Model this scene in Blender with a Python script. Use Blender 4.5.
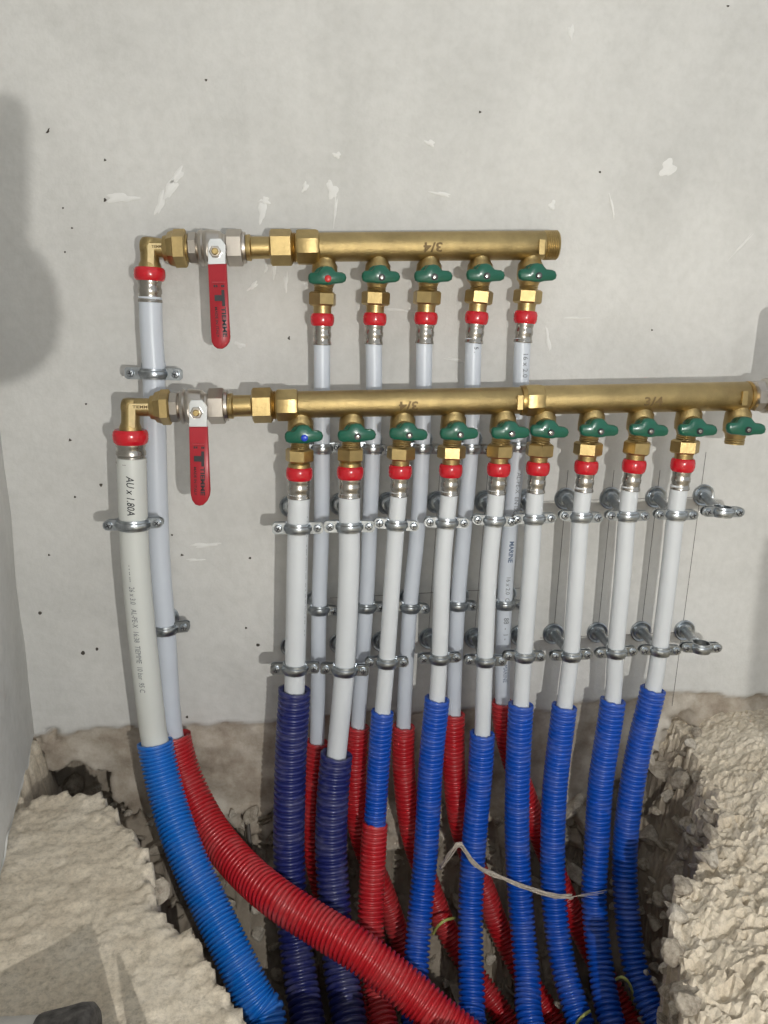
import bpy, math, random
from mathutils import Vector, noise

for o in list(bpy.data.objects):
    bpy.data.objects.remove(o)
scene = bpy.context.scene
COL = scene.collection
random.seed(7)

# ------------------------------------------------------------------ camera
F = 768.0                                  # focal length in pixels of a 768x1024 frame
YAW, TILT = math.radians(4.5), math.radians(13.0)
D = 0.80                                   # camera to wall
FWD = Vector((math.sin(YAW) * math.cos(TILT), math.cos(YAW) * math.cos(TILT), -math.sin(TILT)))
RIGHT = Vector((math.cos(YAW), -math.sin(YAW), 0.0))
UP = RIGHT.cross(FWD)


def ray(px, py):
    return FWD + RIGHT * ((px - 384.0) / F) - UP * ((py - 512.0) / F)


_r = ray(384, 722)
H = -_r.z * (D / _r.y)                     # the floor (z=0) meets the wall at that row
CAM = Vector((0.0, -D, H))

cam_data = bpy.data.cameras.new('camera')
cam_data.sensor_fit = 'VERTICAL'
cam_data.sensor_height = 36.0
cam_data.lens = 36.0 * F / 1024.0
cam_data.clip_start = 0.02
cam = bpy.data.objects.new('camera', cam_data)
COL.objects.link(cam)
from mathutils import Matrix
cam.matrix_world = Matrix((
    (RIGHT.x, UP.x, -FWD.x, CAM.x),
    (RIGHT.y, UP.y, -FWD.y, CAM.y),
    (RIGHT.z, UP.z, -FWD.z, CAM.z),
    (0, 0, 0, 1)))
scene.camera = cam

# ------------------------------------------------------------------ world, lights, exposure
world = bpy.data.worlds.new('world')
scene.world = world
world.use_nodes = True
world.node_tree.nodes['Background'].inputs[0].default_value = (0.93, 0.97, 1.0, 1)
world.node_tree.nodes['Background'].inputs[1].default_value = 0.62
LAMP = Vector((0.16, -1.02, H - 0.055))
key = bpy.data.lights.new('work_lamp_light', 'POINT')
key.energy = 14.5
key.shadow_soft_size = 0.0016
key.color = (1.0, 0.98, 0.93)
key_o = bpy.data.objects.new('work_lamp_light', key)
key_o.location = LAMP
COL.objects.link(key_o)
win = bpy.data.lights.new('doorway_daylight', 'AREA')
win.shape = 'RECTANGLE'
win.size, win.size_y = 1.1, 1.0
win.energy = 34
win.color = (0.97, 0.985, 1.0)
win_o = bpy.data.objects.new('doorway_daylight', win)
win_o.location = (-0.2, -2.3, 0.85)
win_o.rotation_euler = (math.radians(82), 0, 0)
COL.objects.link(win_o)
scene.view_settings.view_transform = 'Standard'
scene.view_settings.look = 'None'
scene.view_settings.gamma = 1.0
scene.view_settings.use_curve_mapping = False
scene.view_settings.exposure = 0.2


# ------------------------------------------------------------------ helpers
def U(px, py, d):
    """point of the photograph at distance d in front of the wall"""
    r = ray(px, py)
    return CAM + r * ((D - d) / r.y)


def S(px, py, d):
    """metres per pixel there"""
    return ((D - d) / ray(px, py).y) / F


def G(px, py, z=0.0):
    """point of the photograph on a level plane"""
    r = ray(px, py)
    return CAM + r * ((z - H) / r.z)


def PX(p):
    v = Vector(p) - CAM
    k = v.dot(FWD)
    return 384 + F * v.dot(RIGHT) / k, 512 - F * v.dot(UP) / k


def mesh_obj(name, verts, faces, mat, parent=None, smooth=True, origin=None, mats=None, fmat=None):
    if parent is not None:
        o0 = WORLD[parent.name]
    else:
        o0 = Vector(origin) if origin is not None else Vector((0, 0, 0))
    me = bpy.data.meshes.new(name)
    me.from_pydata([tuple(Vector(v) - o0) for v in verts], [], faces)
    for m in (mats or [mat]):
        me.materials.append(m)
    if fmat:
        me.polygons.foreach_set('material_index', fmat)
    if smooth:
        me.polygons.foreach_set('use_smooth', [True] * len(me.polygons))
        if smooth == 'auto':
            me.set_sharp_from_angle(angle=math.radians(32))
    me.update()
    o = bpy.data.objects.new(name, me)
    COL.objects.link(o)
    if parent is not None:
        o.parent = parent
        WORLD[o.name] = o0.copy()
    else:
        o.location = o0
        WORLD[o.name] = o0.copy()
    return o


WORLD = {}


def thing(name, loc, label, cat, group=None):
    o = bpy.data.objects.new(name, None)
    o.empty_display_size = 0.01
    COL.objects.link(o)
    o.location = loc
    WORLD[o.name] = Vector(loc)
    return tag(o, label, cat, group)


def tag(o, label=None, cat=None, group=None, kind=None):
    if label:
        o['label'] = label
    if cat:
        o['category'] = cat
    if group:
        o['group'] = group
    if kind:
        o['kind'] = kind
    return o


class MB:
    """collects several shells into one mesh"""
    def __init__(self):
        self.v, self.f, self.m = [], [], []

    def add(self, vf, mi=0):
        v, f = vf
        n = len(self.v)
        self.v += [Vector(p) for p in v]
        self.f += [tuple(i + n for i in q) for q in f]
        self.m += [mi] * len(f)
        return self

    def build(self, name, mat, parent=None, smooth='auto', origin=None, mats=None):
        return mesh_obj(name, self.v, self.f, mat, parent, smooth, origin, mats, self.m if mats else None)


def rings(cr, sides=32, axis=None, t0=0.0, cap=(True, True), front=Vector((0, -1, 0))):
    """surface of revolution through (centre, radius) pairs on one axis"""
    cs = [Vector(c) for c, r in cr]
    a = Vector(axis) if axis else (cs[-1] - cs[0])
    a.normalize()
    n = front - a * front.dot(a)
    if n.length < 1e-4:
        n = Vector((1, 0, 0)) - a * a.x
    n.normalize()
    s = a.cross(n)
    v, f = [], []
    for c, r in cr:
        for k in range(sides):
            t = t0 + 2 * math.pi * k / sides
            v.append(Vector(c) + (n * math.cos(t) + s * math.sin(t)) * r)
    for i in range(len(cr) - 1):
        for k in range(sides):
            k2 = (k + 1) % sides
            f.append((i * sides + k, i * sides + k2, (i + 1) * sides + k2, (i + 1) * sides + k))
    if cap[0]:
        f.append(tuple(reversed(range(sides))))
    if cap[1]:
        b = (len(cr) - 1) * sides
        f.append(tuple(range(b, b + sides)))
    return v, f


def prx(pts, d, sides=32, t0=0.0, cap=(True, True)):
    """rings() from (px, py, half width in px) at depth d"""
    return rings([(U(x, y, d), h * S(x, y, d)) for x, y, h in pts], sides, None, t0, cap)


def hexnut(p0, p1, half, d, sides=6, ch=1.6, turn=0.0):
    """six-sided nut between two photo points with chamfered ends; a flat faces the viewer"""
    (x0, y0), (x1, y1) = p0, p1
    L = math.hypot(x1 - x0, y1 - y0)
    c = ch / L
    def q(t, h):
        return (x0 + (x1 - x0) * t, y0 + (y1 - y0) * t, h)
    return prx([q(0, half * .78), q(0, half * .86), q(c, half), q(1 - c, half), q(1, half * .86), q(1, half * .78)],
               d, sides, math.pi / sides + turn)


def box(c, e1, e2, e3):
    c, e1, e2, e3 = map(Vector, (c, e1, e2, e3))
    v = [c + e1 * a + e2 * b + e3 * g for a in (-1, 1) for b in (-1, 1) for g in (-1, 1)]
    f = [(0, 1, 3, 2), (4, 6, 7, 5), (0, 4, 5, 1), (2, 3, 7, 6), (0, 2, 6, 4), (1, 5, 7, 3)]
    return v, f


def prism(outline, d_front, thick, bevel=0.15, inset_px=1.2):
    """front-view outline in photo px at d_front, given real thickness towards the wall, softened front and back edges"""
    n = len(outline)
    cx = sum(p[0] for p in outline) / n
    cy = sum(p[1] for p in outline) / n
    def ins(k):
        out = []
        for x, y in outline:
            L = math.hypot(x - cx, y - cy) or 1
            out.append((x - (x - cx) / L * k, y - (y - cy) / L * k))
        return out
    base_full = [U(x, y, d_front) for x, y in outline]
    base_ins = [U(x, y, d_front) for x, y in ins(inset_px)]
    base_mid = [U(x, y, d_front) for x, y in ins(inset_px * .3)]
    yv = Vector((0, 1, 0))
    lay = [base_ins, [p + yv * thick * bevel * .35 for p in base_mid], [p + yv * thick * bevel for p in base_full],
           [p + yv * thick * (1 - bevel) for p in base_full], [p + yv * thick for p in base_ins]]
    v, f = [], []
    for L in lay:
        v += L
    for i in range(len(lay) - 1):
        for k in range(n):
            k2 = (k + 1) % n
            f.append((i * n + k, (i + 1) * n + k, (i + 1) * n + k2, i * n + k2))
    f.append(tuple(range(n)))
    f.append(tuple(reversed(range((len(lay) - 1) * n, len(lay) * n))))
    return v, f


def catmull(pts, per=16):
    P = [Vector(p) for p in pts]
    P = [P[0] * 2 - P[1]] + P + [P[-1] * 2 - P[-2]]
    out = []
    for i in range(1, len(P) - 2):
        p0, p1, p2, p3 = P[i - 1:i + 3]
        # centripetal-ish: plain uniform with limited tangents
        for k in range(per):
            t = k / per
            out.append(.5 * ((2 * p1) + (p2 - p0) * t + (2 * p0 - 5 * p1 + 4 * p2 - p3) * t * t + (3 * p1 - p0 - 3 * p2 + p3) * t ** 3))
    out.append(P[-2].copy())
    # smooth twice
    for _ in range(6):
        out = [out[0]] + [(out[i - 1] + out[i] * 2 + out[i + 1]) / 4 for i in range(1, len(out) - 1)] + [out[-1]]
    return out


class Path:
    def __init__(self, pts, per=16):
        self.p = catmull(pts, per)
        self.s = [0.0]
        for a, b in zip(self.p, self.p[1:]):
            self.s.append(self.s[-1] + (b - a).length)
        self.L = self.s[-1]

    def at(self, s):
        s = max(0.0, min(self.L - 1e-9, s))
        lo, hi = 0, len(self.s) - 1
        while hi - lo > 1:
            m = (lo + hi) // 2
            if self.s[m] <= s:
                lo = m
            else:
                hi = m
        t = (s - self.s[lo]) / max(1e-9, self.s[hi] - self.s[lo])
        return self.p[lo].lerp(self.p[hi], t)

    def tan(self, s):
        return (self.at(s + .004) - self.at(s - .004)).normalized()

    def near(self, q):
        return self.s[min(range(len(self.p)), key=lambda i: (self.p[i] - q).length)]

    def at_row(self, py):
        """arc length where the path crosses a photo row"""
        return self.s[min(range(len(self.p)), key=lambda i: abs(PX(self.p[i])[1] - py))]


def sweep(path, samples, sides=20, cap=(True, True)):
    """tube along path: samples are (s, r)"""
    v, f = [], []
    n = Vector((0, -1, 0))
    for s, r in samples:
        c, t = path.at(s), path.tan(s)
        n = (n - t * n.dot(t)).normalized()
        b = t.cross(n)
        for k in range(sides):
            a = 2 * math.pi * k / sides
            v.append(c + (n * math.cos(a) + b * math.sin(a)) * r)
    m = len(samples)
    for i in range(m - 1):
        for k in range(sides):
            k2 = (k + 1) % sides
            f.append((i * sides + k, i * sides + k2, (i + 1) * sides + k2, (i + 1) * sides + k))
    if cap[0]:
        f.append(tuple(reversed(range(sides))))
    if cap[1]:
        f.append(tuple(range((m - 1) * sides, m * sides)))
    return v, f


def text_mesh(body, size, shear=0.0, bold=0.0):
    cu = bpy.data.curves.new('lettering', 'FONT')
    cu.body = body
    cu.size = size
    cu.shear = shear
    cu.offset = bold
    cu.resolution_u = 2
    ob = bpy.data.objects.new('lettering', cu)
    COL.objects.link(ob)
    dg = bpy.context.evaluated_depsgraph_get()
    me = bpy.data.meshes.new_from_object(ob.evaluated_get(dg))
    import bmesh
    bm = bmesh.new()
    bm.from_mesh(me)
    for _ in range(5):
        bmesh.ops.triangulate(bm, faces=bm.faces[:])
        lg = [e for e in bm.edges if e.calc_length() > size * .16]
        if not lg:
            break
        bmesh.ops.subdivide_edges(bm, edges=lg, cuts=1)
    bmesh.ops.triangulate(bm, faces=bm.faces[:])
    bm.to_mesh(me)
    bm.free()
    v = [p.co.copy() for p in me.vertices]
    f = [tuple(p.vertices) for p in me.polygons]
    bpy.data.objects.remove(ob)
    bpy.data.curves.remove(cu)
    bpy.data.meshes.remove(me)
    return v, f


def fb(x, y, z=0.0, oct=4, sc=1.0):
    return noise.fractal(Vector((x * sc, y * sc, z * sc)), 0.9, 2.1, oct)


# ------------------------------------------------------------------ materials
def new_mat(name):
    m = bpy.data.materials.new(name)
    m.use_nodes = True
    nt = m.node_tree
    b = nt.nodes['Principled BSDF']
    return m, nt, b


def lnk(nt, a, b):
    nt.links.new(a, b)


def noise_node(nt, scale, detail=4, rough=.6, coord='Object', stretch=None):
    tc = nt.nodes.new('ShaderNodeTexCoord')
    n = nt.nodes.new('ShaderNodeTexNoise')
    n.inputs['Scale'].default_value = scale
    n.inputs['Detail'].default_value = detail
    n.inputs['Roughness'].default_value = rough
    if stretch:
        mp = nt.nodes.new('ShaderNodeMapping')
        mp.inputs['Scale'].default_value = stretch
        lnk(nt, tc.outputs[coord], mp.inputs['Vector'])
        lnk(nt, mp.outputs[0], n.inputs['Vector'])
    else:
        lnk(nt, tc.outputs[coord], n.inputs['Vector'])
    return n


def ramp(nt, src, stops):
    r = nt.nodes.new('ShaderNodeValToRGB')
    e = r.color_ramp.elements
    while len(e) < len(stops):
        e.new(.5)
    for k, (p, c) in enumerate(stops):
        e[k].position = p
        e[k].color = (*c, 1) if len(c) == 3 else c
    lnk(nt, src, r.inputs['Fac'])
    return r


def mix(nt, fac, a, b, mode='MIX'):
    m = nt.nodes.new('ShaderNodeMix')
    m.data_type = 'RGBA'
    m.blend_type = mode
    for sock, val in ((m.inputs[0], fac), (m.inputs[6], a), (m.inputs[7], b)):
        if hasattr(val, 'is_linked') or hasattr(val, 'links'):
            lnk(nt, val, sock)
        elif isinstance(val, (int, float)):
            sock.default_value = val
        else:
            sock.default_value = (*val, 1)
    return m.outputs[2]


def bump(nt, b, src, strength, dist):
    bp = nt.nodes.new('ShaderNodeBump')
    bp.inputs['Strength'].default_value = strength
    bp.inputs['Distance'].default_value = dist
    lnk(nt, src, bp.inputs['Height'])
    lnk(nt, bp.outputs[0], b.inputs['Normal'])
    return bp


def simple(name, col, rough=.5, metal=0.0, var=.12, scale=60, bmp=0.0, coat=0.0, bscale=400, spec=None, sss=0.0):
    m, nt, b = new_mat(name)
    n = noise_node(nt, scale, 4)
    r = ramp(nt, n.outputs['Fac'], [(.3, tuple(c * (1 - var) for c in col)), (.7, tuple(min(1, c * (1 + var)) for c in col))])
    lnk(nt, r.outputs[0], b.inputs['Base Color'])
    b.inputs['Roughness'].default_value = rough
    b.inputs['Metallic'].default_value = metal
    if coat:
        b.inputs['Coat Weight'].default_value = coat
        b.inputs['Coat Roughness'].default_value = .15
    if spec is not None:
        b.inputs['Specular IOR Level'].default_value = spec
    if bmp:
        n2 = noise_node(nt, bscale, 2)
        bump(nt, b, n2.outputs['Fac'], bmp, .001)
    return m


BRASS_CAST = simple('sandcast brass', (.42, .315, .145), .36, 1.0, .18, 45, .5, bscale=1100)
BRASS = simple('machined brass', (.455, .34, .155), .38, 1.0, .14, 70, .15)
BRASS_RIB_LIT = simple('lamp lit cast brass', (.72, .58, .32), .55, .7, .08, 200)  # paler than the casting: lamp gleam on the rib put into the colour
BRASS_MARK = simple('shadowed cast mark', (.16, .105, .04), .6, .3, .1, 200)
BRASS_DARK = simple('brass thread', (.40, .27, .10), .38, 1.0, .2, 200)
NICKEL = simple('nickel plated brass', (.50, .46, .41), .30, 1.0, .08, 60, .08, bscale=700)
STEEL = simple('stainless sleeve', (.42, .40, .365), .26, 1.0, .08, 80)
ZINC = simple('zinc plated steel', (.40, .43, .455), .29, 1.0, .30, 120, .08, bscale=300)
PLATE = simple('bright plated steel', (.60, .62, .63), .30, 1.0, .06, 90)
RED_PLASTIC = simple('glossy red plastic', (.52, .010, .020), .22, 0, .06, 40, coat=.3)
RED_GRIP = simple('red lever sleeve', (.36, .016, .026), .36, 0, .06, 60)
GREEN = simple('green painted handle', (.003, .088, .052), .28, 0, .10, 60, coat=.25)
BLACK = simple('black print', (.012, .014, .018), .5, 0, .1, 50)
PRINT = simple('faded grey print', (.16, .17, .18), .6, 0, .4, 700)
PRINT_BLUE = simple('blue grey print', (.10, .14, .22), .6, 0, .3, 700)
BLUE_DOT = simple('blue cap', (.01, .05, .5), .3)
RED_DOT = simple('red cap', (.55, .02, .02), .35)
PIPE_BLUISH = simple('cool white multilayer pipe', (.56, .60, .66), .36, 0, .02, 20)
PIPE_WHITE = simple('white multilayer pipe', (.595, .62, .64), .36, 0, .02, 20)
PIPE_CREAM = simple('warm white multilayer pipe', (.56, .575, .545), .38, 0, .02, 20)
SLOT_DARK = simple('dark screw slot', (.03, .03, .035), .6)


def conduit_mat(name, col, dust):
    m, nt, b = new_mat(name)
    n = noise_node(nt, 38, 5, .7)
    r = ramp(nt, n.outputs['Fac'], [(.46, (0, 0, 0)), (.78, (dust, dust, dust))])
    sep = r.outputs[0]
    c = mix(nt, sep, col, (.48, .45, .42))
    lnk(nt, c, b.inputs['Base Color'])
    b.inputs['Roughness'].default_value = .30
    b.inputs['Specular IOR Level'].default_value = .5
    return m


C_NAVY = conduit_mat('navy corrugated plastic', (.014, .019, .115), .18)
C_BLUE = conduit_mat('blue corrugated plastic', (.004, .066, .39), .17)
C_SKY = conduit_mat('bright blue corrugated plastic', (.006, .135, .50), .14)
C_RED = conduit_mat('red corrugated plastic', (.43, .014, .020), .16)


def plaster_mat():
    m, nt, b = new_mat('old wall plaster')
    n1 = noise_node(nt, 2.6, 6, .62)
    n2 = noise_node(nt, 11, 6, .68)
    n3 = noise_node(nt, 90, 5, .7)
    big = ramp(nt, n1.outputs['Fac'], [(.34, (.565, .56, .537)), (.52, (.625, .618, .592)), (.68, (.675, .668, .642))])
    med = ramp(nt, n2.outputs['Fac'], [(.30, (.92, .92, .915)), (.50, (1, 1, 1)), (.70, (1.04, 1.04, 1.04))])
    c = mix(nt, 1.0, big.outputs[0], med.outputs[0], 'MULTIPLY')
    fine = ramp(nt, n3.outputs['Fac'], [(.30, (.94, .94, .935)), (.6, (1.02, 1.02, 1.02))])
    c = mix(nt, 1.0, c, fine.outputs[0], 'MULTIPLY')
    # pale trowel streaks
    ns = noise_node(nt, 16, 5, .7, stretch=(1, 1, .45))
    st = ramp(nt, ns.outputs['Fac'], [(.64, (0, 0, 0)), (.76, (.45, .45, .45))])
    c = mix(nt, st.outputs[0], c, (.73, .725, .705))
    # raw render where the skim coat stops
    at = nt.nodes.new('ShaderNodeAttribute')
    at.attribute_name = 'raw'
    n4 = noise_node(nt, 14, 6, .72)
    rw = ramp(nt, n4.outputs['Fac'], [(.30, (.22, .175, .135)), (.47, (.40, .345, .28)), (.64, (.56, .515, .445))])
    c = mix(nt, at.outputs['Fac'], c, rw.outputs[0])
    lnk(nt, c, b.inputs['Base Color'])
    b.inputs['Roughness'].default_value = .88
    b.inputs['Specular IOR Level'].default_value = .25
    ad = nt.nodes.new('ShaderNodeMath')
    ad.operation = 'ADD'
    lnk(nt, n2.outputs['Fac'], ad.inputs[0])
    lnk(nt, n3.outputs['Fac'], ad.inputs[1])
    bump(nt, b, ad.outputs[0], .16, .004)
    return m


def rubble_mat(name, a, bcol, c3, bs=.8, dist=.0022, k=1.0):
    m, nt, b = new_mat(name)
    n1 = noise_node(nt, 9 * (k if k == 1 else .14), 7, .7)
    n2 = noise_node(nt, 190 * k, 6, .78)
    r1 = ramp(nt, n1.outputs['Fac'], [(.30, a), (.5, bcol), (.70, c3)])
    r2 = ramp(nt, n2.outputs['Fac'], [(.32, (.66, .65, .63)), (.5, (1.0, 1.0, 1.0)), (.70, (1.22, 1.22, 1.22))])
    c = mix(nt, 1.0, r1.outputs[0], r2.outputs[0], 'MULTIPLY')
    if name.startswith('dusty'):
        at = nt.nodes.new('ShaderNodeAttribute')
        at.attribute_name = 'earth_shade'
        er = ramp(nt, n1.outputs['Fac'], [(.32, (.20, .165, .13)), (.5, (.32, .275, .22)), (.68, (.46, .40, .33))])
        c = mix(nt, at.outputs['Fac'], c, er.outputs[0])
    lnk(nt, c, b.inputs['Base Color'])
    b.inputs['Roughness'].default_value = .95
    b.inputs['Specular IOR Level'].default_value = .15
    n3 = noise_node(nt, 320 * k, 8, .8)
    bump(nt, b, n3.outputs['Fac'], bs, dist)
    return m


PLASTER = plaster_mat()
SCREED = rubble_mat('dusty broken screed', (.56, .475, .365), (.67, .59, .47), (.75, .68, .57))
STONE_MATS = [rubble_mat('grey rubble', (.26, .22, .175), (.37, .325, .265), (.47, .42, .35), .8, .0022, .014),
              rubble_mat('pale rubble', (.42, .37, .30), (.53, .48, .405), (.62, .58, .51), .8, .0022, .014)]
SMEAR = simple('white filler', (.72, .715, .69), .85, 0, .05, 60)
SPECK = simple('dark pock', (.07, .06, .05), .9)
PENCIL = simple('pencil line', (.13, .12, .115), .8, 0, .5, 300)

# ------------------------------------------------------------------ routes of the pipes, needed by the ground below them
DR, DF = .036, .078
ORD = ['first', 'second', 'third', 'fourth', 'fifth', 'sixth', 'seventh', 'eighth', 'ninth', 'tenth']


def dep(py, d0, y0, prof):
    """depth in front of the wall along a run, from (row, depth) pairs"""
    for (ya, da), (yb, db) in zip(prof, prof[1:]):
        if py <= yb:
            t = max(0, (py - ya) / (yb - ya))
            return da + (db - da) * t
    return prof[-1][1]


PF = [(700, DF), (760, .080), (850, .098), (920, .128), (970, .158), (1024, .198), (1100, .27)]
PR = [(700, DR), (760, .040), (850, .052), (920, .072), (970, .100), (1024, .138), (1100, .20)]
PBLUE = [(742, DF + .004), (800, .106), (850, .136), (900, .164), (950, .194), (1024, .232), (1100, .29)]
PRED = [(733, DR), (780, .050), (830, .084), (868, .126), (899, .164), (952, .210), (997, .235), (1024, .252), (1100, .29)]


def run(pts, prof, tail):
    out = []
    for x, y in pts:
        out.append(U(x, y, dep(y, 0, 0, prof)))
    e = out[-1]
    for dx, dy, dz in tail:
        out.append(e + Vector((dx, dy, dz)))
    return out


LO_RUN = [
    ([(299, 494), (298, 527), (296.5, 600), (295, 668), (294, 700)], [(291, 750), (289.5, 800), (289, 850), (292, 915), (300, 975), (308, 1024)]),
    ([(349.6, 493), (349.3, 526), (349, 570), (344.6, 669), (336.5, 755)], [(332.5, 800), (331, 850), (334, 900), (339, 960), (350, 1024)]),
    ([(399, 492), (396.3, 524), (393, 570), (386.7, 662), (382.5, 712)], [(379, 760), (375, 820), (372, 880), (371, 935), (377, 985), (384, 1024)]),
    ([(449.6, 491), (446.5, 522), (442.5, 570), (439.5, 658), (436.8, 702)], [(431, 762), (426, 850), (419.5, 920), (416, 970), (415, 1024)]),
    ([(496.8, 490), (494, 520), (489, 570), (485, 660), (482.3, 734)], [(480, 775), (473.5, 850), (470.5, 920), (472, 1000), (473.5, 1024)]),
    ([(535.6, 489), (533.5, 518), (530.5, 570), (524, 656), (521, 704)], [(517.5, 780), (517.4, 850), (522, 920), (527.6, 980), (531, 1024)]),
    ([(583.8, 487), (580.5, 516), (577, 570), (570.8, 655), (564.5, 706)], [(555.5, 780), (552.7, 840), (554, 900), (562, 960), (573, 1000), (581, 1024)]),
    ([(630.3, 486), (627, 515), (623, 570), (615.6, 652), (612.5, 704)], [(601, 780), (597, 840), (594, 900), (600, 960), (612, 1024)]),
    ([(679.7, 485), (675.4, 514), (669.5, 570), (659.5, 650), (652.5, 692)], [(638.5, 750), (630, 800), (625, 850), (626, 900), (633.5, 960), (647, 1000), (658, 1024)]),
]
UP_RUN = [
    ([(322, 340), (322, 385), (322, 448), (321.5, 530), (319, 608), (317, 743)], [(313, 800), (316, 860), (332, 920), (348, 975), (362, 1024)]),
    ([(373.6, 340), (374, 385), (372.6, 448), (369.5, 530), (366, 606), (357.8, 727)], [(355, 790), (362, 840), (381, 885), (397, 930), (412, 975), (430, 1024)]),
    ([(424.3, 339), (423.6, 385), (422, 448), (417.5, 530), (410, 606), (403.4, 727)], [(405, 785), (412, 835), (428, 882), (446, 928), (470, 968), (508, 1024)]),
    ([(473.5, 338), (472.3, 385), (470.8, 448), (464, 530), (457.8, 604), (453.4, 714)], [(455, 785), (463, 835), (483, 885), (500, 930), (522, 972), (555, 1024)]),
    ([(522.5, 338), (520.8, 385), (517.8, 446), (510, 530), (504.6, 603), (502.5, 703)], [(510, 750), (527, 800), (546, 850), (569, 905), (588, 945), (610, 985), (631, 1024)]),
]
TAIL_F = [(.012, -.07, -.035), (.03, -.16, -.05), (.05, -.30, -.055)]
TAIL_R = [(.02, -.05, -.03), (.05, -.14, -.05), (.08, -.28, -.06)]
HOSE_TOP_LO = [690, 756, 711, 700, 734, 703, 706, 702, 690]
HOSE_TOP_UP = [743, 726, 726, 713, 702]
RL_A = [(150.3, 297), (151.5, 335), (153.8, 373), (156, 470), (159.5, 560), (165, 628), (169.5, 700), (174, 740)]
RL_B = [(186, 780), (210, 828), (242, 868), (278, 899), (318, 925), (362, 953), (414, 995), (446, 1024)]
FL_A = [(131.6, 458), (132.6, 495), (134.3, 540), (136.5, 575), (141.6, 630), (149.4, 700), (155.5, 745)]
FL_B = [(168, 800), (184.5, 850), (207, 900), (231, 950), (255, 1000), (267, 1024)]
LO_PATHS = [Path(run(a + b, PF, TAIL_F)) for a, b in LO_RUN]
UP_PATHS = [Path(run(a + b, PR, TAIL_R)) for a, b in UP_RUN]
RLP = Path(run(RL_A + RL_B, PRED, [(.06, -.03, -.03), (.14, -.06, -.04), (.25, -.12, -.05)]))
FLP = Path(run(FL_A + FL_B, PBLUE, [(.0, -.06, -.04), (-.01, -.14, -.06), (-.01, -.26, -.07)]))
ALL_PATHS = [(P, P.at_row(HOSE_TOP_LO[i]), .0165 if i < 2 else .0136) for i, P in enumerate(LO_PATHS)]
ALL_PATHS += [(P, P.at_row(HOSE_TOP_UP[i]), .0122) for i, P in enumerate(UP_PATHS)]
ALL_PATHS += [(RLP, RLP.at_row(735), .0180), (FLP, FLP.at_row(743), .0178)]
HP = []
for P, s0, r in ALL_PATHS:
    q = s0
    while q < P.L:
        HP.append((P.at(q), r))
        q += .005
HASH = {}
for k, (p, r) in enumerate(HP):
    HASH.setdefault((int(math.floor(p.x / .02)), int(math.floor(p.y / .02))), []).append(k)


def under_hoses(x, y):
    """highest the ground may be here without burying a conduit"""
    cx, cy = int(math.floor(x / .02)), int(math.floor(y / .02))
    z = 9.0
    for i in (-2, -1, 0, 1, 2):
        for j in (-2, -1, 0, 1, 2):
            for k in HASH.get((cx + i, cy + j), ()):
                p, r = HP[k]
                d2 = (p.x - x) ** 2 + (p.y - y) ** 2
                rr = r + .004
                if d2 < rr * rr:
                    z = min(z, p.z - math.sqrt(rr * rr - d2) - .001)
                elif d2 < (rr + .024) ** 2:
                    z = min(z, p.z + 2.2 * (math.sqrt(d2) - rr) + .004)
    return z


# ------------------------------------------------------------------ setting: floor heightfield with its trench
TRENCH_PX = [(34, 722), (26, 765), (14, 812), (40, 797), (62, 794), (82, 797), (100, 801), (112, 812), (128, 828), (140, 850), (149, 880),
             (160, 905), (184, 927), (204, 935), (211, 950), (224, 985), (238, 1010), (244, 1030), (250, 1075), (330, 1130), (700, 1130),
             (730, 1070), (711, 1020), (696, 985), (682, 935), (676, 893), (680, 862), (704, 832), (721, 795), (706, 765), (703, 745), (690, 715)]
TRENCH = [G(x, y, 0.0) for x, y in TRENCH_PX]
TRENCH[0].y = .05
TRENCH[-1].y = .05
XL = U(31, 720, 0).x                         # left wall meets the back wall about here
POLY = [(p.x, p.y) for p in TRENCH]


def inside(x, y, poly=POLY):
    c = False
    j = len(poly) - 1
    for i in range(len(poly)):
        xi, yi = poly[i]
        xj, yj = poly[j]
        if (yi > y) != (yj > y) and x < (xj - xi) * (y - yi) / (yj - yi) + xi:
            c = not c
        j = i
    return c


def dist_poly(x, y, poly=POLY):
    best = 9
    n = len(poly)
    for i in range(n):
        ax, ay = poly[i]
        bx, by = poly[(i + 1) % n]
        if ay > .03 and by > .03:
            continue
        dx, dy = bx - ax, by - ay
        t = max(0, min(1, ((x - ax) * dx + (y - ay) * dy) / (dx * dx + dy * dy + 1e-12)))
        best = min(best, math.hypot(x - ax - dx * t, y - ay - dy * t))
    return best


def smooth01(t):
    t = max(0.0, min(1.0, t))
    return t * t * (3 - 2 * t)


def fr(x, y, z=0.0, oct=5, sc=1.0, h=.45):
    return noise.fractal(Vector((x * sc, y * sc, z * sc)), h, 2.2, oct)


def ridged(x, y, z, sc):
    return 1 - abs(noise.noise(Vector((x * sc, y * sc, z)))) * 2 - .3 * abs(noise.noise(Vector((x * sc * 2.3, y * sc * 2.3, z + 4))))


def trench_bottom(x, y):
    d = -y
    z = -0.15 - 1.45 * d
    if x < U(150, 800, .1).x:
        z = max(z, -0.10 - .55 * d)
    z = max(z, -.37)
    z += .012 * fr(x, y, 2.0, 4, 24) + .016 * (noise.cell(Vector((x * 55, y * 55, 3))) - .5)
    return z


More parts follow.
